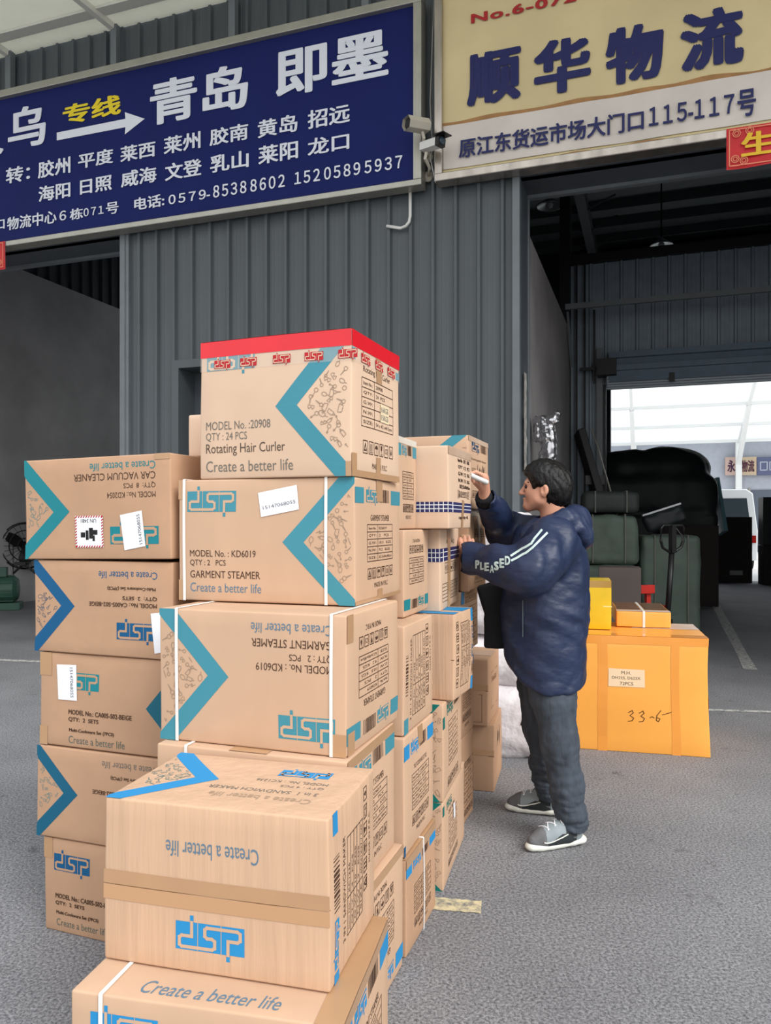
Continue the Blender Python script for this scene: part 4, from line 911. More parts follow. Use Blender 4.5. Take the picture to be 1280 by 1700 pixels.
# ------------------------------------------------------------------ soft shapes: smooth unions turned into one skin
def smin(a, b, k):
    h = np.clip(.5 + .5 * (b - a) / k, 0, 1); return b * (1 - h) + a * h - k * h * (1 - h)
def smax(a, b, k): return -smin(-a, -b, k)
class Field:
    def __init__(s, lo, hi, h):
        s.lo = np.array(lo, float); s.h = h; n = np.ceil((np.array(hi) - s.lo) / h).astype(int) + 1
        s.n = n; s.ax = [s.lo[i] + h * np.arange(n[i]) for i in range(3)]
        s.F = np.full(tuple(n), 9.0, np.float32)
    def sl(s, lo, hi):
        out = []
        for i in range(3):
            a = int(max(0, math.floor((lo[i] - s.lo[i]) / s.h))); b = int(min(s.n[i], math.ceil((hi[i] - s.lo[i]) / s.h) + 1)); out.append(slice(a, max(a, b)))
        return tuple(out)
    def grid(s, q): return (s.ax[0][q[0]][:, None, None], s.ax[1][q[1]][None, :, None], s.ax[2][q[2]][None, None, :])
    def put(s, lo, hi, fn, k=.02, op='u', pad=None):
        pad = k * 1.5 + s.h * 3 if pad is None else pad
        q = s.sl([a - pad for a in lo], [a + pad for a in hi])
        if any(t.stop <= t.start for t in q): return
        d = fn(*s.grid(q)).astype(np.float32); f = s.F[q]
        s.F[q] = smin(f, d, k) if op == 'u' else smax(f, -d, k)
    def cone(s, a, b, ra, rb, k=.02, op='u', sq=(1, 1, 1)):
        a = np.array(a, float); b = np.array(b, float); ba = b - a; L2 = max(1e-9, float(ba @ ba))
        def fn(X, Y, Z):
            t = np.clip(((X - a[0]) * ba[0] + (Y - a[1]) * ba[1] + (Z - a[2]) * ba[2]) / L2, 0, 1)
            return np.sqrt(((X - a[0] - t * ba[0]) / sq[0]) ** 2 + ((Y - a[1] - t * ba[1]) / sq[1]) ** 2 + ((Z - a[2] - t * ba[2]) / sq[2]) ** 2) - (ra + (rb - ra) * t)
        R = max(ra, rb) * max(sq); s.put(np.minimum(a, b) - R, np.maximum(a, b) + R, fn, k, op)
    def chain(s, pts, rs, k=.02, sq=(1, 1, 1)):
        for i in range(len(pts) - 1): s.cone(pts[i], pts[i + 1], rs[i], rs[i + 1], k, 'u', sq)
    def ell(s, c, r, R=None, k=.02, op='u'):
        c = np.array(c, float); M = np.eye(3) if R is None else np.array(R)      # rows: the ellipsoid's own axes
        def fn(X, Y, Z):
            X, Y, Z = X - c[0], Y - c[1], Z - c[2]
            p = [(M[i][0] * X + M[i][1] * Y + M[i][2] * Z) / r[i] for i in range(3)]
            q = np.sqrt(p[0] ** 2 + p[1] ** 2 + p[2] ** 2); g = np.sqrt((p[0] / r[0]) ** 2 + (p[1] / r[1]) ** 2 + (p[2] / r[2]) ** 2)
            return q * (q - 1) / np.maximum(g, 1e-6)
        R_ = max(r); s.put(c - R_, c + R_, fn, k, op)
    def rbox(s, c, hs, rad, R=None, k=.02, op='u'):
        c = np.array(c, float); M = np.eye(3) if R is None else np.array(R)
        def fn(X, Y, Z):
            X, Y, Z = X - c[0], Y - c[1], Z - c[2]
            p = [np.abs(M[i][0] * X + M[i][1] * Y + M[i][2] * Z) - hs[i] + rad for i in range(3)]
            return np.sqrt(sum(np.maximum(t, 0) ** 2 for t in p)) + np.minimum(np.maximum(np.maximum(p[0], p[1]), p[2]), 0) - rad
        R_ = math.sqrt(sum(t * t for t in hs)); s.put(c - R_, c + R_, fn, k, op)
    def wrinkle(s, amp, freq, seed, stretch=(1, 1, 1), ridge=False, mask=None):
        r = random.Random(seed); X, Y, Z = [g * st for g, st in zip(s.grid((slice(None),) * 3), stretch)]
        t = 0
        for o in range(6):
            f = freq * 1.45 ** o * .6; d = [r.gauss(0, 1) for _ in range(3)]; n = math.sqrt(sum(x * x for x in d)); d = [x / n * f for x in d]; e = [r.gauss(0, 1) * f * .5 for _ in range(3)]
            w = np.sin(d[0] * X + d[1] * Y + d[2] * Z + r.uniform(0, 6) + 1.6 * np.sin(e[0] * X + e[1] * Y + e[2] * Z + r.uniform(0, 6)))
            if ridge: w = 1 - 2 * np.abs(w) ** .6
            t = t + w * .8 ** o
        t = t * amp / 2.4
        s.F += (t if mask is None else t * mask).astype(np.float32)
    def mesh(s, name, m, parent=None, origin=None, mats=None, matfn=None, smooth=True, relax=1):
        F = s.F; ins = F < 0
        nx, ny, nz = F.shape
        cs = [F[i:nx - 1 + i, j:ny - 1 + j, k:nz - 1 + k] for i in (0, 1) for j in (0, 1) for k in (0, 1)]
        cnt = sum((c < 0).astype(np.int8) for c in cs); act = (cnt > 0) & (cnt < 8)
        idx = np.argwhere(act); vid = np.full(act.shape, -1, np.int64); vid[act] = np.arange(len(idx))
        cv = np.stack([c[act] for c in cs], 1)
        off = np.array([(i, j, k) for i in (0, 1) for j in (0, 1) for k in (0, 1)], float)
        acc = np.zeros((len(idx), 3)); n = np.zeros(len(idx))
        for a in range(8):
            for b in range(a + 1, 8):
                if np.abs(off[a] - off[b]).sum() != 1: continue
                va, vb = cv[:, a], cv[:, b]; c = (va < 0) != (vb < 0); t = np.where(c, va / np.where(c, va - vb, 1), 0)
                acc += np.where(c[:, None], off[a] + t[:, None] * (off[b] - off[a]), 0); n += c
        P = s.lo + s.h * (idx + acc / n[:, None])
        quads = []
        for ax in range(3):
            o = [slice(None)] * 3; o2 = [slice(None)] * 3; o[ax] = slice(0, -1); o2[ax] = slice(1, None)
            A = ins[tuple(o)]; B = ins[tuple(o2)]; e = np.argwhere(A != B)
            u, v = (ax + 1) % 3, (ax + 2) % 3
            ok = (e[:, u] > 0) & (e[:, v] > 0) & (e[:, u] < F.shape[u] - 1) & (e[:, v] < F.shape[v] - 1); e = e[ok]
            q = []
            for du, dv in ((-1, -1), (0, -1), (0, 0), (-1, 0)):
                c = e.copy(); c[:, u] += du; c[:, v] += dv; q.append(vid[c[:, 0], c[:, 1], c[:, 2]])
            q = np.stack(q, 1); fl = ~A[tuple(e.T)]
            q[fl] = q[fl][:, ::-1]; quads.append(q)
        Q = np.concatenate(quads)
        org_ = np.zeros(3) if origin is None else np.array(origin)
        me = bpy.data.meshes.new(name); me.vertices.add(len(P)); me.vertices.foreach_set('co', (P - org_).ravel())
        me.loops.add(len(Q) * 4); me.loops.foreach_set('vertex_index', Q.ravel()); me.polygons.add(len(Q)); me.polygons.foreach_set('loop_start', np.arange(len(Q)) * 4)
        try: me.polygons.foreach_set('loop_total', np.full(len(Q), 4))
        except Exception: pass
        me.update(calc_edges=True); me.validate()
        for mm in (mats or [m]): me.materials.append(mm)
        if matfn is not None:
            cen = P[Q].mean(1); me.polygons.foreach_set('material_index', matfn(cen).astype(np.int32))
        me.polygons.foreach_set('use_smooth', np.ones(len(Q), bool))
        bm = bmesh.new(); bm.from_mesh(me)
        for _ in range(relax): bmesh.ops.smooth_vert(bm, verts=bm.verts, factor=.5, use_axis_x=True, use_axis_y=True, use_axis_z=True)
        bm.to_mesh(me); bm.free()
        o = bpy.data.objects.new(name, me); COL.objects.link(o)
        if parent is not None: o.parent = parent
        return o
def rotz(a): return [[math.cos(a), math.sin(a), 0], [-math.sin(a), math.cos(a), 0], [0, 0, 1]]

# ------------------------------------------------------------------ white woven sacks against the shed wall
SACK = mat('white_woven_plastic', srgb(214, 208, 210), .55, var=.05, vscale=8, bump=.35, bscale=30)
def sack(c, hs, yaw, label, seed, tiltx=0.0, mark=False):
    c = Vector(c); f = Field((-hs[0] - .12, -hs[1] - .12, -hs[2] - .06), (hs[0] + .12, hs[1] + .12, hs[2] + .06), .016)
    f.rbox((0, 0, 0), hs, min(hs) * .7, None, .03)
    f.wrinkle(.030, 9, seed); f.wrinkle(.012, 26, seed + 1, (1, 1, .4), True)
    o = f.mesh('woven_sack', SACK, relax=1); o.location = c; o.rotation_euler = (tiltx, 0, yaw)
    tag(o, label, 'sack', 'white woven sacks heaped by the shed wall')
    if mark:
        bv = BVHTree.FromPolygons([v.co for v in o.data.vertices], [p.vertices for p in o.data.polygons]); mb = MB()
        def fn(u, v, k):
            h = bv.ray_cast(Vector((u, -1, v)), Vector((0, 1, 0)))
            return (h[0] if h[0] is not None else Vector((u, -hs[1], v))) + Vector((0, -.003, 0))
        s_ = Sheet(mb, fn); r = random.Random(5)
        for k in range(4):
            x = hs[0] * .25 + k * .045; P = [(x + r.uniform(-.03, .03), .02 + .03 * j + k * .012) for j in range(5)]
            for i in range(4):
                (x0, y0), (x1, y1) = P[i], P[i + 1]; n = 4
                s_.line([(x0 + (x1 - x0) * t / n, y0 + (y1 - y0) * t / n) for t in range(n + 1)], .007, BLACKI)
        mb.build('marker_writing', o)
    return o
sack((.80, 4.93, .205), (.26, .22, .205), -.2, 'white woven sack with black marker writing, lowest of the heap beside the man', 3, 0, True)
sack((.74, 4.98, .575), (.27, .20, .165), -.1, 'white woven sack lying on the lowest marked sack', 8, .03)
sack((.66, 5.0, .89), (.25, .20, .145), -.3, 'white woven sack in the middle of the heap under two others', 12)
sack((.66, 5.0, 1.16), (.27, .2, .125), -.15, 'white woven sack second from the top of the heap', 17, -.02)
sack((.70, 5.0, 1.38), (.25, .2, .10), -.25, 'white woven sack topmost of the heap behind the raised arm', 22)

# ------------------------------------------------------------------ taped orange carton and the two parcels on it
ORANGE = mat('orange_wrapped_cardboard', srgb(250, 172, 76), .35, var=.06, vscale=1.6, bump=.12, bscale=7, spec=.5)
OTAPE = mat('orange_tape', srgb(238, 156, 66), .15, spec=.7)
c = Carton((2.0, 4.76), 13.5, .85, .70, .735, 0, 'large orange taped carton on the floor right of the man', ORANGE, group=None, seed=40, bulge=.012, name='orange_carton')
f = c.face('front');
HW = ink('pen_brown', srgb(84, 50, 20))
def stroke(f, P, w): f.line(P, w, HW)
x0, y0, sx, sy = .43, .27, .074, .10
for k in (0, 1): stroke(f, [(x0 + sx * (k + a), y0 + sy * b) for a, b in ((.1, .75), (.45, .95), (.55, .75), (.25, .5), (.6, .3), (.45, .05), (.1, .0))], .006)
stroke(f, [(x0 + sx * (2 + a), y0 + sy * b) for a, b in ((.1, .4), (.3, .5), (.5, .4))], .006)
stroke(f, [(x0 + sx * (2.4 + a), y0 + sy * b) for a, b in ((.75, 1.05), (.35, .6), (.3, .2), (.5, .1), (.65, .35), (.35, .45))], .006)
stroke(f, [(x0 + sx * 3.3, y0 + sy * .7), (x0 + sx * 4.2, y0 + sy * .95)], .006)
c.sticker('front', ((.295, .565), (.55, .565), (.55, .715), (.295, .72)), [('M.H.', .36, .70, .62, .88), ('DH235, D623X', .1, .40, .88, .58), ('72PCS', .32, .10, .68, .28)], mat('cream_label', srgb(236, 206, 168), .6), label='cream printed label', im=BROWN)
c.tape([('front', .74, 0, .80, 1), ('front', .22, 0, .29, 1), ('top', 0, 0, 1, .16), ('front', 0, .93, 1, 1), ('right', 0, .4, 1, .5)], OTAPE, 'packing_tape')
c.tape([('top', .5, .55, 1, .98)], mat('crumpled_white_tape', srgb(238, 214, 196), .25, spec=.7, var=.1), 'clear_tape'); c.done()
YEL = mat('yellow_wrapped_cardboard', srgb(224, 186, 30), .3, var=.06, bump=.1, bscale=8, spec=.5)
c = Carton((1.50, 5.12), 13.5, .36, .30, .325, .74, 'yellow taped parcel standing on the orange carton behind the man', YEL, group=None, seed=41, name='yellow_parcel')
c.tape([('front', 0, .86, 1, 1), ('right', 0, .86, 1, 1), ('right', .4, 0, .6, .86)], mat('brown_clear_tape', srgb(170, 130, 50), .15, spec=.8), 'packing_tape'); f = c.face('front'); f.line([(0, .66), (.3, .5), (1, .47)], .022, ink('pale_cord', srgb(232, 222, 150))); c.done()
c = Carton((1.925, 5.20), 13.5, .35, .62, .105, .74, 'flat orange parcel tied with white string on the orange carton', ORANGE, group=None, seed=42, name='orange_parcel')
c.tape([('top', 0, .0, 1, .16)], mat('crumpled_white_tape', srgb(238, 214, 196)), 'clear_tape'); c.tape([('top', .02, .2, .46, .98), ('top', .54, .2, .98, .98)], mat('dark_brown_tape', srgb(128, 84, 48), .15, spec=.8, var=.25, vscale=14), 'packing_tape'); c.strap(-.175, .016); c.done()

# ------------------------------------------------------------------ things inside the right bay
TARP = mat('green_tarpaulin', srgb(86, 100, 90), .55, var=.12, vscale=4, bump=.25, bscale=10)
TARPD = mat('dark_green_tarpaulin', srgb(52, 58, 56), .6, var=.12, vscale=4, bump=.25, bscale=10)
BTARP = mat('black_tarpaulin', srgb(30, 36, 38), .55, var=.12, vscale=2, bump=.2, bscale=8)
def bale(c, hs, yaw, m, label, seed, group='tarpaulin-wrapped bales in the right bay', amp=.012, rad=.06, h=.03, name='wrapped_bale', rope=True):
    f = Field([-x - .12 for x in hs], [x + .12 for x in hs], h); f.rbox((0, 0, 0), hs, rad); f.wrinkle(amp, 7, seed); f.wrinkle(amp * .5, 17, seed + 1, (1, 1, .5), True)
    o = f.mesh(name, m); o.location = c; o.rotation_euler = (0, 0, yaw); tag(o, label, 'bale', group)
    if rope:
        mb = MB(); k = hs[0] * .55
        for x in (-k, k): mb.tube([(x, -hs[1] - .012, -hs[2] * .96), (x, -hs[1] - .016, 0), (x, -hs[1] - .012, hs[2]), (x, 0, hs[2] + .012), (x, hs[1] + .012, hs[2])], .008, mat('grey_rope', srgb(120, 120, 112), .8), 6)
        mb.build('cord', o)
    return o
yw = -TH
bale(Vector((3.42, 9.45, .65)), (.34, .38, .65), yw + .18, TARP, 'tall green tarpaulin bale behind the pallet jack', 31)
bale(Vector((2.64, 9.3, .21)), (.36, .4, .21), yw + .15, TARPD, 'green tarpaulin bale on the floor, lowest of the left pile', 32)
bale(Vector((2.62, 9.3, .70)), (.35, .4, .255), yw + .12, TARP, 'slack green tarpaulin bale second from the floor in the left pile', 33, amp=.02)
bale(Vector((2.66, 9.32, 1.26)), (.33, .38, .285), yw + .15, TARP, 'green tarpaulin bale with sagging folds, second from top in the left pile', 34, amp=.02)
bale(Vector((2.70, 9.3, 1.69)), (.32, .36, .125), yw + .1, TARPD, 'dark flat bale topmost of the left pile', 35)
c = Carton((2.32, 7.0), 15, .37, .30, 1.04, 0, 'tall grey-brown carton standing behind the orange carton', mat('grey_brown_card', srgb(84, 74, 70), .8, var=.05), group=None, seed=43, name='tall_carton'); c.done()
# dark bag with a pale edge lying on the bales
f = Field((-.32, -.2, -.16), (.32, .2, .2), .02); f.rbox((0, 0, 0), (.24, .12, .10), .05); f.wrinkle(.015, 18, 61)
o = f.mesh('dark_bag', BTARP); o.location = (3.36, 9.3, 1.50); o.rotation_euler = (0, -.32, -.2); tag(o, 'black slumped bag with a white edge strip on the tall green bale', 'bag')
mb = MB(); mb.box((0, -.02, .115), (.46, .10, .02), PAPER); mb.build('edge_strip', o)
# heap of cargo under a black tarpaulin, farther in
o_ = Vector((5.15, 14.9, 0)); f = Field((-1.35, -.9, -.02), (1.35, .9, 3.1), .045)
f.rbox((-.05, 0, .8), (1.1, .7, .8), .08); f.rbox((-.05, 0, 1.95), (1.12, .7, .42), .25, None, .1); f.ell((-.55, 0, 2.5), (.5, .6, .32), None, .15); f.ell((.25, 0, 2.5), (.8, .62, .40), None, .15); f.ell((-.35, -.1, 2.74), (.2, .3, .12), None, .08)
f.wrinkle(.03, 3.2, 71); f.wrinkle(.016, 8, 72, (1, 1, .5), True)
o = f.mesh('tarpaulin_heap', BTARP); o.location = o_; o.rotation_euler = (0, 0, -.2); tag(o, 'big heap of cargo under a black tarpaulin in front of the bright doorway', 'cargo')
mb = MB(); mb.add([(1.16, -.3, 2.3), (1.3, -.35, 1.3), (1.3, .3, 1.2), (1.16, .3, 2.3), (1.12, -.3, 2.3), (1.22, -.35, 1.3), (1.22, .3, 1.2), (1.12, .3, 2.3)], [(0, 1, 2, 3), (7, 6, 5, 4), (0, 4, 5, 1), (1, 5, 6, 2), (2, 6, 7, 3)], mat('teal_plastic_sheet', srgb(96, 152, 164), .3, transl=.4)); mb.build('plastic_sheet', o)
DKC = mat('dark_card', srgb(50, 44, 42), .8, var=.08)
c = Carton((5.75, 13.3), 12, .95, .42, 1.40, 0, 'dark covered crate low beside the black heap', DKC, group=None, seed=44, name='dark_crate'); c.done()
c = Carton((8.80, 18.5), 12, 1.32, .6, 1.59, 0, 'tall dark crate with a small pale tag near the far doorway', DKC, group=None, seed=45, name='dark_crate'); c.sticker('front', ((.62, .12), (.84, .12), (.84, .19), (.62, .19)), [], mat('grey_tag', srgb(150, 150, 150), .6), 'paper_tag'); c.done()
c = Carton((10.36, 17.6), 12, 1.6, .5, .92, 0, 'dark crate at the right edge of the far doorway, lower of two', DKC, group='dark crates at the right edge', seed=46, name='dark_crate'); c.done()
c = Carton((10.36, 17.62), 12, 1.6, .45, 1.12, .93, 'dark crate at the right edge of the far doorway, upper of two', BTARP, group='dark crates at the right edge', seed=47, name='dark_crate'); c.done()
# dark folded panel leaning on the side wall
pb = WP(.92, 4.05, 0); pt = WP(.16, 4.22, 2.70)
r = empty('leaning_panel', pb); mb = MB(); mb.bar(pb - pb, pt - pb, .10, .30, mat('dark_panel', srgb(40, 40, 42), .5), (0, -1, 0)); mb.build('panel', r, bevel=.01)
mb = MB(); dn = (pt - pb).normalized(); sd = Vector((.165, -.02, .05)); mb.bar(sd, pt - pb + sd, .02, .015, ALU); mb.build('edge_rail', r)
for t in (.25, .5, .75):
    mb = MB(); q = (pt - pb) * t; mb.box(q + Vector((0, -.06, 0)), (.26, .03, .12), BLACKP); mb.build('crossbar', r)
tag(r, 'long dark panel with a shiny edge rail leaning against the side wall', 'panel')
# pallet jack
REDP = mat('red_painted_steel', srgb(192, 44, 34), .4, var=.06)
J = Vector((2.66, 7.3, 0)); r = empty('pallet_jack', J, .35)
mb = MB(); mb.tube([(0, 0, .42), (.02, -.05, 1.18)], .026, BLACKP, 12); mb.build('shaft', r, smooth=True)
mb = MB(); mb.tube([(.02, -.05, 1.16), (-.085, -.05, 1.22), (-.11, -.055, 1.28), (-.11, -.06, 1.40), (-.09, -.06, 1.425), (.13, -.06, 1.425), (.15, -.06, 1.40), (.15, -.055, 1.28), (.125, -.05, 1.22)], .014, BLACKP, 10, True); mb.box((.02, -.06, 1.30), (.05, .05, .26), BLACKP); mb.build('handle', r, smooth=False)
mb = MB(); mb.tube([(.06, -.06, 1.40), (.10, -.09, 1.33), (.10, -.10, 1.28)], .007, BLACKP, 8); mb.build('release_lever', r)
mb = MB(); mb.lathe([(.075, 0), (.075, .26), (.055, .28), (.055, .42), (.02, .44)], BLACKP, 20, Matrix.Translation((0, 0, .12))); mb.lathe([(.03, 0), (.03, .2), (.02, .22)], ALU, 16, Matrix.Translation((.10, .03, .2))); mb.build('hydraulic_pump', r, smooth=False)
mb = MB(); mb.box((-.12, .12, .58), (.05, .04, .46), REDP); mb.box((-.17, .08, .82), (.16, .06, .08), REDP); mb.box((-.04, .06, .63), (.14, .06, .07), REDP); mb.build('red_bracket', r, bevel=.006)
mb = MB(); mb.box((0, .16, .26), (.50, .10, .22), REDP); mb.box((-.16, .10, .40), (.18, .16, .12), REDP); mb.build('chassis', r, bevel=.008)
for x in (-.19, .19):
    mb = MB(); mb.box((x, .75, .11), (.16, 1.1, .06), REDP); mb.build('fork', r, bevel=.008)
for x in (-.07, .07):
    mb = MB(); mb.lathe([(.085, -.025), (.09, -.02), (.09, .02), (.085, .025)], BLACKP, 20, Matrix.Translation((x, 0, .091)) @ Matrix.Rotation(math.pi / 2, 4, 'Y')); mb.build('wheel', r)
tag(r, 'red and black hand pallet jack behind the orange carton', 'pallet jack')
# crumpled silver foil hung on the side wall, paper scraps on the jamb
FOIL = mat('silver_foil', srgb(190, 190, 194), .2, metal=.9, var=.25, vscale=14)
f = Field((-.14, -.09, -.42), (.14, .09, .16), .011); f.rbox((-.02, 0, -.02), (.085, .03, .10), .03); f.rbox((.01, 0, -.2), (.05, .03, .14), .02, None, .03); f.cone((.07, 0, .05), (.10, 0, .10), .03, .015, .02); f.wrinkle(.02, 30, 81, (1, 1, .5), True); f.wrinkle(.01, 70, 82, (1, 1, .6), True)
o = f.mesh('foil_bag', FOIL, relax=0); o.location = WP(.17, .62, 2.34); o.rotation_euler = (0, 0, -.6); tag(o, 'crumpled silver foil bag hanging on the side wall by the right doorway', 'bag')
mb = MB(); PS = mat('torn_paper', srgb(168, 166, 160), .8, var=.3, vscale=18)
for k, (z0, z1, uu) in enumerate(((1.9, 2.75, .046),)):
    n = 16; vs = []
    for i in range(n + 1):
        z = z0 + (z1 - z0) * i / n; w = .07 + .04 * noise.noise((i * .7, k, 3)); vs += [WP(uu + .004, .10 - w * .2, z) , WP(uu + .004 + .01 * abs(noise.noise((i * .9, 5, k))), .10 + w * 1.6, z)]
    mb.add(vs, [(2 * i, 2 * i + 2, 2 * i + 3, 2 * i + 1) for i in range(n)], PS)
o = mb.build('paper_scrap', shift=WP(.05, .1, 1.9)); tag(o, 'torn strip of old paper stuck inside the right doorway jamb', 'paper')
# hanging lamps
def pend(p, rod, label):
    r = empty('pendant_lamp', p); mb = MB(); mb.lathe([(.03, .16), (.05, .12), (.20, .02), (.21, 0), (.19, .005), (.05, .06), (0, .06)], mat('lamp_shade_metal', srgb(150, 156, 156), .3, metal=.5), 28); mb.build('lamp_shade', r, smooth=True)
    mb = MB(); mb.tube([(0, 0, .14), (0, 0, rod)], .014, DARKM, 8); mb.build('rod', r); mb = MB(); mb.lathe([(.0, -.03), (.05, -.01), (.06, .03), (.03, .07)], mat('lamp_glass', srgb(200, 205, 205), .2), 16); mb.build('bulb', r, smooth=True)
    tag(r, label, 'lamp')
p = at(1098, 408, 14.5); pend(p, ZR - .2 - p.z, 'unlit pendant lamp on a rod under the bay roof'); p = at(912, 343, 12.2); pend(p, ZR - .25 - p.z, 'unlit shaded lamp at the upper left of the right bay')

# ------------------------------------------------------------------ left bay: wall fan and green machine
fc = at(42, 906, 13.4); uv = (fc - UO); fu, fv = uv.dot(UD), uv.dot(VD); fu = -9.62; a_ = (42 - CX) / FPX
fv = (a_ * (UO.y + UD.y * fu) - UO.x - UD.x * fu) / (VD.x - a_ * VD.y); fc = WP(fu, fv, 0); fc.z = EYE - (906 - HY) / FPX * fc.y
fa = (Vector((0, 0, fc.z)) - fc); fa.z = 0; fa.normalize(); fa = (fa + UD * .25).normalized()
M = fa.to_track_quat('Z', 'Y').to_matrix().to_4x4(); r = empty('wall_fan', fc)
mb = MB()
for rr, z in ((.42, 0), (.40, .05), (.28, .09), (.14, .11)): mb.tube([M @ Vector((rr * math.cos(t * .2618), rr * math.sin(t * .2618), z)) for t in range(24)], .010, DARKM, 6, True)
for k in range(24):
    t = k * .2618; mb.tube([M @ Vector((.05 * math.cos(t), .05 * math.sin(t), .115)), M @ Vector((.28 * math.cos(t), .28 * math.sin(t), .09)), M @ Vector((.42 * math.cos(t), .42 * math.sin(t), 0))], .0035, DARKM, 4)
mb.build('cage', r)
for k in range(3):
    mb = MB(); t = k * 2.094 + .5; vs = []
    for i in range(6):
        rr = .05 + .066 * i; w = .05 + .05 * math.sin(i * .6); vs += [M @ Vector((rr * math.cos(t) - w * math.sin(t), rr * math.sin(t) + w * math.cos(t), .03)), M @ Vector((rr * math.cos(t) + w * math.sin(t), rr * math.sin(t) - w * math.cos(t), -.02))]
    vs += [v - fa * .008 for v in vs]; mb.add(vs, [(2 * i, 2 * i + 1, 2 * i + 3, 2 * i + 2) for i in range(5)] + [(12 + 2 * i, 12 + 2 * i + 2, 12 + 2 * i + 3, 12 + 2 * i + 1) for i in range(5)], BLACKP); mb.build('blade', r)
mb = MB(); mb.lathe([(.07, -.14), (.08, -.02), (.05, .0), (.03, .12)], BLACKP, 16, M); mb.build('motor', r)
mb = MB(); wp = WP(-9.8, fv - .1, fc.z) - fc; mb.tube([M @ Vector((0, 0, -.12)), wp], .02, DARKM, 8); mb.tube([wp, wp + Vector((0, 0, -.7)), wp + Vector((.05, -.03, -1.1))], .008, DARKM, 6); mb.build('bracket', r)
tag(r, 'black caged industrial fan fixed to the plaster wall of the left bay', 'fan')
p = at(0, 1012, 12.9); p.z = 0; r = empty('motor_pump', p, .3); GRN = mat('green_machine_paint', srgb(62, 98, 84), .45, var=.1)
mb = MB(); Mx = Matrix.Translation((0, 0, .34)) @ Matrix.Rotation(math.pi / 2, 4, 'Y'); mb.lathe([(.05, -.32), (.2, -.3), (.22, -.24), (.22, .22), (.17, .28), (.06, .3)], GRN, 24, Mx)
for k in range(12): t = k * .5236; mb.box(Vector((0, .225 * math.cos(t), .34 + .225 * math.sin(t))), (.44, .02, .02), GRN, Matrix.Rotation(t, 3, 'X'))
mb.build('motor_body', r); mb = MB(); mb.box((0, 0, .06), (.66, .42, .12), GRN); mb.build('base_plate', r, bevel=.01); mb = MB(); mb.box((.02, -.05, .63), (.2, .18, .16), GRN); mb.build('terminal_box', r, bevel=.01)
mb = MB(); mb.tube([(.2, 0, .6), (.34, 0, .74), (.42, 0, .72), (.9, -.1, .25), (1.2, -.1, .05)], .02, DARKM, 8); mb.box((.30, 0, .76), (.16, .08, .06), DARKM); mb.build('hose', r)
tag(r, 'green electric motor pump on the floor of the left bay', 'machine')

# ------------------------------------------------------------------ beyond the far doorway: van, canopy, shop fronts
WHT = mat('white_car_paint', srgb(232, 236, 238), .25, spec=.5)
p = Vector((10.9, 25.5, 0)); r = empty('van', p, -.25)
mb = MB(); pr = [(-.9, .3), (.9, .3), (.92, 1.2), (.88, 1.5), (.78, 2.35), (.6, 2.48), (-.6, 2.48), (-.78, 2.35), (-.88, 1.5), (-.92, 1.2)]
k = len(pr); mb.add([(x, y, z) for y in (-1.9, 1.9) for x, z in pr], [(i, (i + 1) % k, k + (i + 1) % k, k + i) for i in range(k)] + [tuple(range(k))[::-1], tuple(range(k, 2 * k))], WHT); mb.build('body', r, bevel=.03)
mb = MB(); mb.add([(-.68, -1.92, 1.55), (.68, -1.92, 1.55), (.60, -1.92, 2.2), (-.60, -1.92, 2.2)], [(0, 1, 2, 3)], mat('tinted_glass', srgb(60, 70, 76), .1)); mb.build('rear_window', r)
for x in (-.8, .8):
    for y in (-1.2, 1.2):
        mb = MB(); mb.lathe([(.2, -.1), (.31, -.09), (.31, .09), (.2, .1)], BLACKP, 20, Matrix.Translation((x, y, .31)) @ Matrix.Rotation(math.pi / 2, 4, 'Y')); mb.build('wheel', r)
for x in (-.8, .8):
    mb = MB(); mb.box((x, -1.91, .95), (.12, .04, .22), mat('tail_light_red', srgb(150, 30, 30), .2)); mb.build('tail_light', r)
tag(r, 'white van parked in the daylight beyond the far doorway', 'van')
c = Carton((14.2, 30.0), 10, 1.1, .8, .55, 0, 'pale carton stack on the yard beyond the far doorway', KRAFT_L, group=None, seed=50); c.done()
def WQ(u, v, z): return WP(u, v, z)
VO = 36.0
g = MB(); GREYW = mat('pale_shop_wall', srgb(178, 184, 196), .7, var=.04)
g.wbox(-8, 22, VO, VO + .3, 0, 9, GREYW); struct(g.build('wall_opposite'))
for k in range(5):
    g = MB(); u0 = -4.2 + k * 5.0; g.wbox(u0, u0 + 4.2, VO - .06, VO, 0, 3.1, mat('dark_bay', srgb(96, 104, 118), .7)); g.wbox(u0 - .1, u0, VO - .1, VO, 0, 3.2, ALU); g.wbox(u0 + 4.2, u0 + 4.3, VO - .1, VO, 0, 3.2, ALU); struct(g.build('door_%d' % (k + 2)))
VS = VO - .3
def px_u(px): return on_v(px, 770, VS)[0]
SG = [('直达', mat('violet_sign', srgb(104, 92, 128), .5), SIGNW, 1006, 1026), ('永', mat('pink_sign', srgb(196, 170, 160), .5), ink('dark_violet', srgb(70, 40, 70)), 1204, 1224), ('物流', mat('tan_sign', srgb(196, 176, 150), .5), ink('dark_brown_violet', srgb(84, 46, 60)), 1227, 1256), ('直达专线', mat('slate_sign', srgb(92, 98, 130), .5), ink('pale_print', srgb(180, 190, 205)), 1257, 1310)]
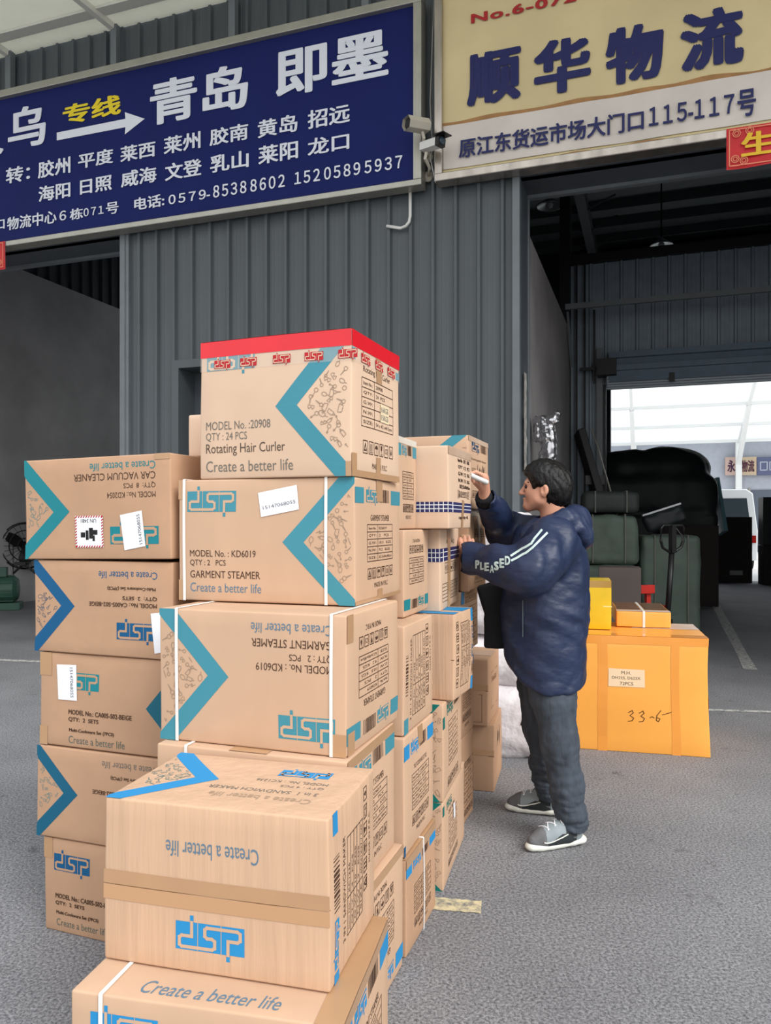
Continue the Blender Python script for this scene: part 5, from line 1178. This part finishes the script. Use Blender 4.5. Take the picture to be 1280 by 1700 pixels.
for t, mm, im, p0, p1 in SG:
    u0, w = px_u(p0), px_u(p1) - px_u(p0); z1 = on_v(p0, 759, VS)[1]; z0 = on_v(p0, 789, VS)[1]; o = WP(u0 + w / 2, VO - .3, z0); r = empty('shop_sign', o)
    mb = MB(); mb.wbox(u0, u0 + w, VO - .3, VO - .1, z0, z1, mm); mb.build('sign_panel', r, shift=o, loc=(0, 0, 0))
    mb = MB(); sh = Sheet(mb, lambda u, z, k: WP(u, VO - .305 - .004 * k, z)); sh.text(t, u0 + .1, z0 + .15, u0 + w - .1, z1 - .15, im, .06) if t != '直达专线' else [sh.frame(u0 + .15 + k * .42, z0 + .25, u0 + .45 + k * .42, z1 - .25, .05, im) for k in range(3)]; mb.build('sign_lettering', r, shift=o, loc=(0, 0, 0))
    tag(r, {'直达': 'violet shop sign with pale characters left of the black heap beyond the doorway', '永': 'pinkish shop sign with one dark character beyond the far doorway', '物流': 'tan shop sign with two dark characters beyond the far doorway', '直达专线': 'slate blue shop sign at the right edge beyond the far doorway'}[t], 'sign')
g = MB(); WS = mat('white_canopy_steel', srgb(236, 238, 238), .5); UPOST = px_u(1226)
g.hexa([WP(-10, 29, 7.6), WP(24, 29, 7.6), WP(24, VO, 5.6), WP(-10, VO, 5.6), WP(-10, 29, 7.66), WP(24, 29, 7.66), WP(24, VO, 5.66), WP(-10, VO, 5.66)], mat('bright_canopy_sheet', (.93, .94, .93, 1), .6, transl=.75))
for v, z in ((29, 7.5), (31.3, 6.85), (33.6, 6.2), (35.6, 5.6)): g.wbox(-10, 24, v - .09, v + .09, z - .12, z + .02, WS)
for k in range(6):
    u = UPOST - 10 + k * 5.0; g.bar(WP(u, VO - .2, 4.3), WP(u, 31.3, 6.75), .2, .2, WS); g.bar(WP(u, VO - .2, 5.4), WP(u, 29, 7.45), .14, .14, WS); g.wbox(u - .14, u + .14, VO - .5, VO - .2, 0, 5.6, WS)
struct(g.build('trim_10'))
# ------------------------------------------------------------------ the man writing on the cartons
PO = Vector((.75, 3.60, 0)); man = empty('person', PO)
tag(man, 'person in navy hooded coat and jeans writing on cartons with raised right hand', 'person')
SKIN = mat('skin', srgb(202, 148, 122), .5, var=.06, vscale=14, spec=.35, bump=.05, bscale=120)
HAIR = mat('black_hair', srgb(14, 13, 13), .42, var=.35, vscale=60, stretch=(1, 1, .25), bump=.35, bscale=90, spec=.25)
COAT = mat('navy_coat_nylon', srgb(33, 45, 73), .46, var=.10, vscale=5, stretch=(1, 1, 1.7), bump=.30, bscale=13, spec=.4)
DENIM = mat('dark_denim', srgb(62, 70, 80), .85, var=.20, vscale=26, stretch=(1, 1, .3), bump=.25, bscale=60)
hy = math.radians(17)
hf = np.array([-math.cos(hy), math.sin(hy), .02]); hl = np.array([-math.sin(hy), -math.cos(hy), 0]); hu = np.array([.02, 0, 1.0])
HC = np.array([.752, 3.60, 1.622])
def H(f, l, u): return HC + hf * f + hl * l + hu * u
HR = [hf, hl, hu]
hipL, kneL, ankL = (.745, 3.515, .90), (.785, 3.47, .46), (.838, 3.468, .10)
hipR, kneR, ankR = (.735, 3.69, .90), (.750, 3.735, .46), (.822, 3.828, .10)
shL, elL, wrL = (.745, 3.425, 1.36), (.605, 3.275, 1.238), (.388, 3.496, 1.290)
shR, elR, wrR = (.735, 3.765, 1.375), (.600, 3.86, 1.415), (.462, 3.585, 1.562)
f = Field((.30, 3.15, 0.0), (1.02, 4.02, 1.76), .0048)
for h_, k_, a_ in ((hipL, kneL, ankL), (hipR, kneR, ankR)): f.chain([h_, k_, a_], [.082, .055, .038], .03)
f.chain([ankL, (.75, 3.437, .055)], [.034, .022], .02); f.chain([ankR, (.745, 3.852, .055)], [.034, .022], .02)
f.ell((.745, 3.60, .93), (.12, .165, .13), None, .05); f.ell((.745, 3.60, 1.22), (.12, .17, .2), None, .06)
f.cone((.745, 3.44, 1.36), (.74, 3.76, 1.37), .055, .055, .05)
for s_, e_, w_ in ((shL, elL, wrL), (shR, elR, wrR)): f.chain([s_, e_, w_], [.048, .040, .027], .03)
f.cone((.785, 3.60, 1.40), H(-.03, 0, -.08), .062, .056, .03)
# head
f.ell(HC, (.096, .076, .100), HR, .02); f.cone(H(.03, 0, -.055), H(.082, 0, -.092), .056, .026, .035)
f.ell(H(.062, .034, -.035), (.030, .026, .034), HR, .025); f.ell(H(.062, -.034, -.035), (.030, .026, .034), HR, .025)
f.cone(H(.035, .052, -.07), H(.075, .022, -.098), .016, .014, .03); f.cone(H(.035, -.052, -.07), H(.075, -.022, -.098), .016, .014, .03)
f.cone(H(.088, -.032, .014), H(.088, .032, .014), .011, .011, .02)
f.ell(H(.094, .031, -.006), (.012, .015, .009), HR, .008, 's'); f.ell(H(.094, -.031, -.006), (.012, .015, .009), HR, .008, 's')
f.cone(H(.096, 0, .004), H(.118, 0, -.034), .007, .012, .012); f.ell(H(.106, .012, -.038), (.010, .007, .006), HR, .008); f.ell(H(.106, -.012, -.038), (.010, .007, .006), HR, .008)
f.ell(H(.101, 0, -.060), (.009, .021, .005), HR, .006); f.ell(H(.099, 0, -.070), (.009, .018, .006), HR, .006); f.ell(H(.108, 0, -.065), (.006, .02, .0016), HR, .003, 's')
for s_ in (1, -1):
    f.ell(H(.004, .077 * s_, -.026), (.017, .010, .031), HR, .008); f.ell(H(-.004, .084 * s_, -.020), (.016, .007, .024), HR, .006); f.ell(H(.008, .088 * s_, -.022), (.008, .008, .015), HR, .005, 's')
# right hand: palm, four unequal curled fingers, thumb closing on the marker
K0 = np.array([.447, 3.503, 1.664]); wR = np.array(wrR)
f.cone(wR, K0 + (.006, .03, -.012), .024, .024, .02, 'u', (.8, 1.2, 1)); f.cone(wR, K0 + (.006, .055, -.018), .022, .020, .02); f.cone(wR, K0 + (.002, .008, -.006), .022, .016, .02)
fing = [((0, 0, 0), (-.036, -.006, .016), (-.024, -.006, -.006), (-.017, -.006, -.012), .0095), ((.002, .021, .002), (-.036, .002, .008), (-.014, -.004, -.026), (.008, -.004, -.020), .0098), ((.006, .041, -.006), (-.032, .004, .0), (-.008, 0, -.026), (.012, 0, -.018), .0092), ((.011, .058, -.018), (-.024, .004, -.004), (-.004, 0, -.020), (.010, 0, -.013), .0080)]
for k_, a_, b_, c_, r_ in fing:
    p0 = K0 + k_; p1 = p0 + a_; p2 = p1 + b_; p3 = p2 + c_; f.chain([p0, p1, p2, p3], [r_ * 1.12, r_, r_ * .92, r_ * .8], .006)
f.chain([wR + (-.004, -.012, .016), wR + (-.018, -.036, .040), wR + (-.034, -.066, .060), wR + (-.050, -.098, .072)], [.019, .0135, .0115, .0095], .008)
# left hand resting against the narrow carton
wl = np.array(wrL); KL = np.array([.372, 3.545, 1.312])
f.cone(wl, KL, .025, .026, .02, 'u', (1.2, .8, 1))
for i, (dx, L_) in enumerate(((-.020, .8), (-.004, .9), (.012, .85), (.026, .7))):
    p0 = KL + (dx, .008, .012); p1 = p0 + np.array((dx * .25, .016, .030)) * L_; p2 = p1 + np.array((dx * .1, .008, .022)) * L_; p3 = p2 + np.array((0, .002, .018)) * L_
    f.chain([p0, p1, p2, p3], [.0105, .0092, .0085, .0072], .005)
f.chain([wl + (-.010, .02, .012), KL + (-.022, -.012, .020), KL + (-.024, .004, .046)], [.014, .0115, .0085], .008)
body = f.mesh('body', SKIN, man, PO, relax=1)

# hair
f = Field(H(0, 0, 0) - .19, H(0, 0, 0) + .19, .0042)
f.ell(H(-.008, 0, .012), (.106, .086, .106), HR, .01); f.ell(H(-.045, 0, -.03), (.068, .072, .085), HR, .03); f.ell(H(.03, 0, .062), (.075, .07, .055), HR, .03)
f.ell(H(.122, 0, -.050), (.083, .13, .105), HR, .012, 's'); f.ell(H(.03, .09, -.066), (.042, .05, .068), HR, .01, 's'); f.ell(H(.03, -.09, -.066), (.042, .05, .068), HR, .01, 's')
f.ell(H(.02, 0, -.16), (.085, .2, .075), HR, .012, 's'); f.ell(H(.09, .1, .0), (.03, .06, .03), HR, .01, 's')
f.wrinkle(.004, 60, 91, (1, 1, .5)); f.wrinkle(.0035, 150, 92, (1, 1, .4), True)
f.mesh('hair', HAIR, man, PO, relax=0)
for s_ in (1, -1):
    mb = MB(); M = Matrix.Translation(Vector(H(.089, .031 * s_, -.006)) - PO); mb.lathe([(0, -.010), (.007, -.007), (.010, 0), (.007, .007), (0, .010)], mat('eye_dark', srgb(40, 32, 30), .2), 12, M); mb.build('eye', man, smooth=True)
    mb = MB(); mb.tube([Vector(H(.094, .014 * s_, .012)) - PO, Vector(H(.092, .034 * s_, .019)) - PO, Vector(H(.078, .050 * s_, .014)) - PO], [.003, .004, .002], HAIR, 6); mb.build('eyebrow', man)

# coat
f = Field((.34, 3.10, .60), (1.06, 4.06, 1.60), .0064)
f.cone((.748, 3.60, .62), (.745, 3.60, 1.06), .182, .184, .03, 'u', (1, 1.16, 1)); f.cone((.745, 3.60, 1.06), (.742, 3.60, 1.27), .180, .166, .05, 'u', (1, 1.14, 1))
f.ell((.835, 3.60, 1.22), (.10, .19, .20), None, .06)
f.cone((.748, 3.44, 1.345), (.735, 3.76, 1.355), .098, .098, .06)
f.chain([shL, (.665, 3.325, 1.285), elL, (.50, 3.37, 1.262), wrL, (.352, 3.530, 1.298)], [.112, .100, .090, .076, .060, .054], .05); f.chain([shR, elR, (.53, 3.72, 1.49), wrR], [.105, .085, .070, .050], .05)
f.cone((.74, 3.60, 1.33), (.80, 3.60, 1.43), .13, .09, .05)
f.cone((.785, 3.60, 1.40), (.755, 3.60, 1.55), .066, .070, .01, 's')
X, Y, Z = f.grid((slice(None),) * 3)
hem = .690 + .10 * np.clip(np.abs(X - .765) / .19, 0, 1.2) ** 3.2 + 0 * Y
f.F = smax(f.F, (hem - Z).astype(np.float32), .012)
f.cone(tuple(np.array(wrL) + (np.array(wrL) - np.array(elL)) * .06), tuple(np.array(wrL) + (np.array(wrL) - np.array(elL)) * .5), .060, .09, .004, 's')
f.cone(tuple(np.array(wrR) + (np.array(wrR) - np.array((.53, 3.72, 1.49))) * .08), tuple(np.array(wrR) + (np.array(wrR) - np.array((.53, 3.72, 1.49))) * .8), .056, .08, .004, 's')
f.wrinkle(.008, 9, 101, (1, 1, 1.3)); f.wrinkle(.006, 15, 102, (.7, 1, 1.6), True); f.wrinkle(.002, 45, 103, (1, 1, 1.2), True)
ph = 46 * (Z * .86 + (X - .75) * .5) + 2.4 * np.sin(5 * X + 7 * Z) + 1.5 * np.sin(9 * Y + 4 * Z)
mk_ = np.clip((1.12 - Z) / .1, 0, 1) * np.clip((Z - .72) / .1, 0, 1)
f.F += (.0055 * (np.abs(np.sin(ph)) ** 1.6 - .5) * mk_ + 0 * Y).astype(np.float32)
ps = 62 * (X * .8 - Z * .35 + Y * .3) + 2 * np.sin(11 * Z + 6 * X)
f.F += (.004 * np.sin(ps) * np.clip((3.46 - Y) / .06, 0, 1) * np.clip((Z - 1.12) / .05, 0, 1) + 0 * X).astype(np.float32)
coat = f.mesh('coat', COAT, man, PO, relax=2)
HOODF = Field((.56, 3.30, 1.25), (1.02, 3.92, 1.60), .0058); f = HOODF
f.chain([(.655, 3.52, 1.392), (.735, 3.475, 1.425), (.82, 3.485, 1.458), (.875, 3.55, 1.470), (.885, 3.62, 1.470), (.83, 3.71, 1.455), (.74, 3.73, 1.42), (.66, 3.68, 1.39), (.645, 3.60, 1.378)], [.036, .044, .050, .056, .056, .05, .044, .036, .034], .03)
f.ell((.885, 3.59, 1.415), (.062, .15, .075), None, .035); f.ell((.915, 3.585, 1.375), (.035, .11, .05), None, .03)
f.cone((.785, 3.60, 1.38), (.755, 3.60, 1.56), .066, .072, .01, 's')
f.chain([(.70, 3.425, 1.365), (.80, 3.425, 1.400), (.87, 3.45, 1.425), (.925, 3.52, 1.43)], [.007, .010, .010, .006], .016)
f.wrinkle(.006, 16, 131, (1, 1, 1.3)); f.wrinkle(.004, 40, 132, (1, 1, 1.3), True)
f.mesh('hood', COAT, man, PO, relax=2)
bvc = BVHTree.FromPolygons([v.co + PO for v in coat.data.vertices], [tuple(p.vertices) for p in coat.data.polygons])
EYEP = Vector((0, 0, EYE))
def oncoat(px, py, lift=.0025):
    d = (at(px, py, 1.0) - EYEP).normalized(); h = bvc.ray_cast(EYEP, d)
    return (h[0] - d * lift if h[0] is not None else at(px, py, 3.35)) - PO
def coat_sheet(mb): return Sheet(mb, lambda u, v, k: oncoat(u, v, .002 + .001 * k))
PRINT = mat('reflective_print', srgb(196, 216, 212), .5)
mb = MB(); sh = coat_sheet(mb)
for ch, x0, x1, y0, y1, tl in (('P', 789, 796, 944, 930, 0), ('L', 797, 803, 946, 933, 0), ('E', 804, 812, 948, 934, 0), ('A', 813, 820, 951, 938, 0), ('S', 820, 828, 947, 932, 0), ('E', 829, 837, 943, 927, 0), ('D', 838, 847, 938, 923, 0)):
    sh.text(ch, x0, y0, x1, y1, PRINT, .12)
mb.build('sleeve_lettering', man)
for P in (((849, 922), (860, 915), (866, 911), (874, 907), (882, 902), (888, 893), (894, 886), (899, 880)), ((850, 930), (858, 926), (866, 921), (874, 917), (884, 909), (894, 899), (902, 891), (908, 885))):
    mb = MB(); sh = coat_sheet(mb); Q = []
    for i in range(len(P) - 1):
        for t in range(3): Q.append((P[i][0] + (P[i + 1][0] - P[i][0]) * t / 3, P[i][1] + (P[i + 1][1] - P[i][1]) * t / 3))
    Q.append(P[-1]); sh.line(Q, 3.6, PRINT); mb.build('sleeve_stripe', man)
mb = MB(); sh = coat_sheet(mb); sh.line([(868, 997 + 5 * i) for i in range(13)], 1.1, mat('pale_piping', srgb(120, 140, 150), .5)); mb.build('pocket_piping', man)
LIN = mat('black_lining', srgb(20, 20, 24), .8)
f = Field((.40, 3.50, .80), (.66, 3.85, 1.20), .007); f.rbox((.555, 3.66, 1.03), (.085, .018, .15), .015, [[.95, 0, .30], [0, 1, 0], [-.30, 0, .95]]); f.rbox((.528, 3.66, .93), (.062, .018, .075), .012, None, .02); f.wrinkle(.006, 14, 105); f.mesh('coat_lining', LIN, man, PO)['label'] = 'black lining of the open coat front'
for a_, b_, r_ in ((np.array(wrR), np.array((.53, 3.72, 1.49)), .040), (np.array(wrL), np.array(elL), .046)):
    d_ = (b_ - a_) / np.linalg.norm(b_ - a_); mb = MB(); pts = [Vector(a_ + d_ * t) - PO for t in (-.030, -.026, -.01, .01, .04)]; mb.tube(pts, [r_ * .86, r_ * .95, r_, r_ * 1.02, r_ * 1.04], mat('black_knit', srgb(22, 22, 26), .9, bump=.4, bscale=160), 24); mb.build('cuff', man, smooth=True)

# jeans
f = Field((.55, 3.30, .05), (1.0, 4.0, 1.0), .0058)
f.ell((.745, 3.60, .90), (.135, .165, .12), None, .05)
f.chain([(.748, 3.54, .88), (.762, 3.505, .66), (.785, 3.47, .46), (.812, 3.468, .28), (.838, 3.466, .09)], [.105, .094, .074, .064, .060], .04)
f.chain([(.735, 3.68, .88), (.740, 3.71, .68), (.750, 3.735, .46), (.785, 3.78, .28), (.818, 3.825, .10)], [.105, .094, .072, .062, .058], .04)
X, Y, Z = f.grid((slice(None),) * 3); f.F = smax(f.F, (.086 + .05 * (Y - 3.46) * (Y > 3.6) - Z + 0 * X).astype(np.float32), .01)
f.wrinkle(.007, 15, 111, (1, 1, 1.2), True); m_ = np.clip((.42 - Z) / .25, 0, 1) + 0 * X + 0 * Y; f.wrinkle(.011, 22, 112, (.5, .5, 2.0), True, m_); f.wrinkle(.004, 40, 113)
f.mesh('jeans', DENIM, man, PO, relax=1)

# sneakers
SOLE = mat('white_rubber', srgb(222, 224, 214), .5); UPG = mat('grey_mesh_upper', srgb(104, 104, 106), .8, bump=.3, bscale=160, var=.1, vscale=30); UPD = mat('dark_upper', srgb(44, 50, 52), .7); PALEU = mat('pale_grey_overlay', srgb(138, 148, 152), .6)
def shoe(loc, yaw):
    r = bpy.data.objects.new('shoe', None); COL.objects.link(r); r.parent = man; r.location = Vector(loc) - PO; r.rotation_euler = (0, 0, yaw)
    f = Field((-.18, -.075, -.005), (.17, .075, .08), .0038)
    for (x, y, w, z) in ((-.112, .0, .034, .022), (-.075, .005, .041, .020), (-.02, .003, .039, .021), (.04, 0, .036, .024), (.085, 0, .036, .027)): f.cone((x, y, z), (x + .035, y, z), w, w * .97, .012, 'u', (1, 1, .60))
    X, Y, Z = f.grid((slice(None),) * 3); f.F = smax(f.F, (.002 + .5 * np.maximum(0, -X - .11) ** 1.4 + .35 * np.maximum(0, X - .09) ** 1.4 - Z + 0 * Y).astype(np.float32), .004)
    so = f.mesh('sole', SOLE, r, relax=1)
    f = Field((-.17, -.075, .015), (.16, .075, .17), .0038)
    f.chain([(-.105, .002, .040), (-.06, .005, .050), (-.01, .003, .060), (.05, 0, .060), (.095, 0, .058)], [.030, .040, .044, .042, .036], .03, (1, .95, 1)); f.cone((.005, 0, .075), (.075, 0, .118), .034, .036, .03); f.cone((.095, 0, .07), (.112, 0, .120), .030, .018, .03)
    f.cone((.066, 0, .10), (.062, 0, .18), .030, .040, .006, 's')
    def mf(c):
        m = np.zeros(len(c)); wave = .060 + .018 * np.sin((c[:, 0] + .02) * 38)
        m[(c[:, 2] < wave) & (c[:, 0] > -.055)] = 1; m[(c[:, 0] > .03) & (c[:, 2] > .06)] = 1; m[(c[:, 0] > .085) & (c[:, 2] < .085)] = 2; m[(c[:, 0] > -.06) & (c[:, 0] < .03) & (c[:, 2] > wave)] = 2
        return m
    up = f.mesh('upper', UPG, r, mats=[UPG, UPD, PALEU], matfn=mf, relax=1)
    bv = BVHTree.FromPolygons([v.co for v in up.data.vertices], [tuple(p.vertices) for p in up.data.polygons])
    def side(x, z, s_=-1):
        h = bv.ray_cast(Vector((x, s_ * .12, z)), Vector((0, -s_, 0))); return (h[0] + Vector((0, s_ * .0015, 0))) if h[0] is not None else Vector((x, s_ * .04, z))
    for s_ in (-1, 1):
        mb = MB(); mb.tube([side(-.075 + .0075 * i, .054 + .010 * math.sin((-.075 + .0075 * i + .02) * 42) + (.0022 * max(0, i - 11) ** 1.3), s_) for i in range(16)], .0026, SOLE, 6); mb.build('trim_line', r)
    mb = MB()
    for i in range(6):
        x = -.055 + .017 * i; P = []
        for t in range(7):
            a = -1 + 2 * t / 6; h = bv.ray_cast(Vector((x + .012 * (1 if i % 2 else -1) * a, a * .026, .2)), Vector((0, 0, -1))); P.append((h[0] + Vector((0, 0, .002))) if h[0] is not None else Vector((x, a * .026, .10)))
        mb.tube(P, .0026, PAPER, 6)
    mb.tube([Vector((.035 + .018 * math.cos(t * .7), -.02 + .012 * math.sin(t * .7), .125 + .014 * math.sin(t * .7))) for t in range(9)], .0024, PAPER, 6); mb.build('laces', r)
    mb = MB(); mb.tube([(.064, 0, .085), (.062, 0, .13), (.060, 0, .15)], [.032, .034, .036], mat('grey_sock', srgb(96, 98, 112), .9), 16); mb.build('sock', r, smooth=True)
shoe((.757, 3.440, 0), math.radians(17)); shoe((.742, 3.852, 0), math.radians(-19))

# the marker he holds
mb = MB(); a_ = Vector((.379, 3.452, 1.664)); b_ = Vector((.462, 3.492, 1.632)); d_ = b_ - a_
mb.tube([d_ * t for t in (0, .02, .96, 1)], [.009, .0115, .0115, .010], WHITEP, 16); mk = mb.build('body', None, smooth=True); mk.name = 'marker_pen'; mk.location = a_
mb = MB(); mb.tube([d_ * t for t in (-.10, -.03, 0)], [.003, .006, .008], BLACKP, 12); mb.build('tip', mk)
tag(mk, 'white marker pen held in the raised right hand', 'marker')
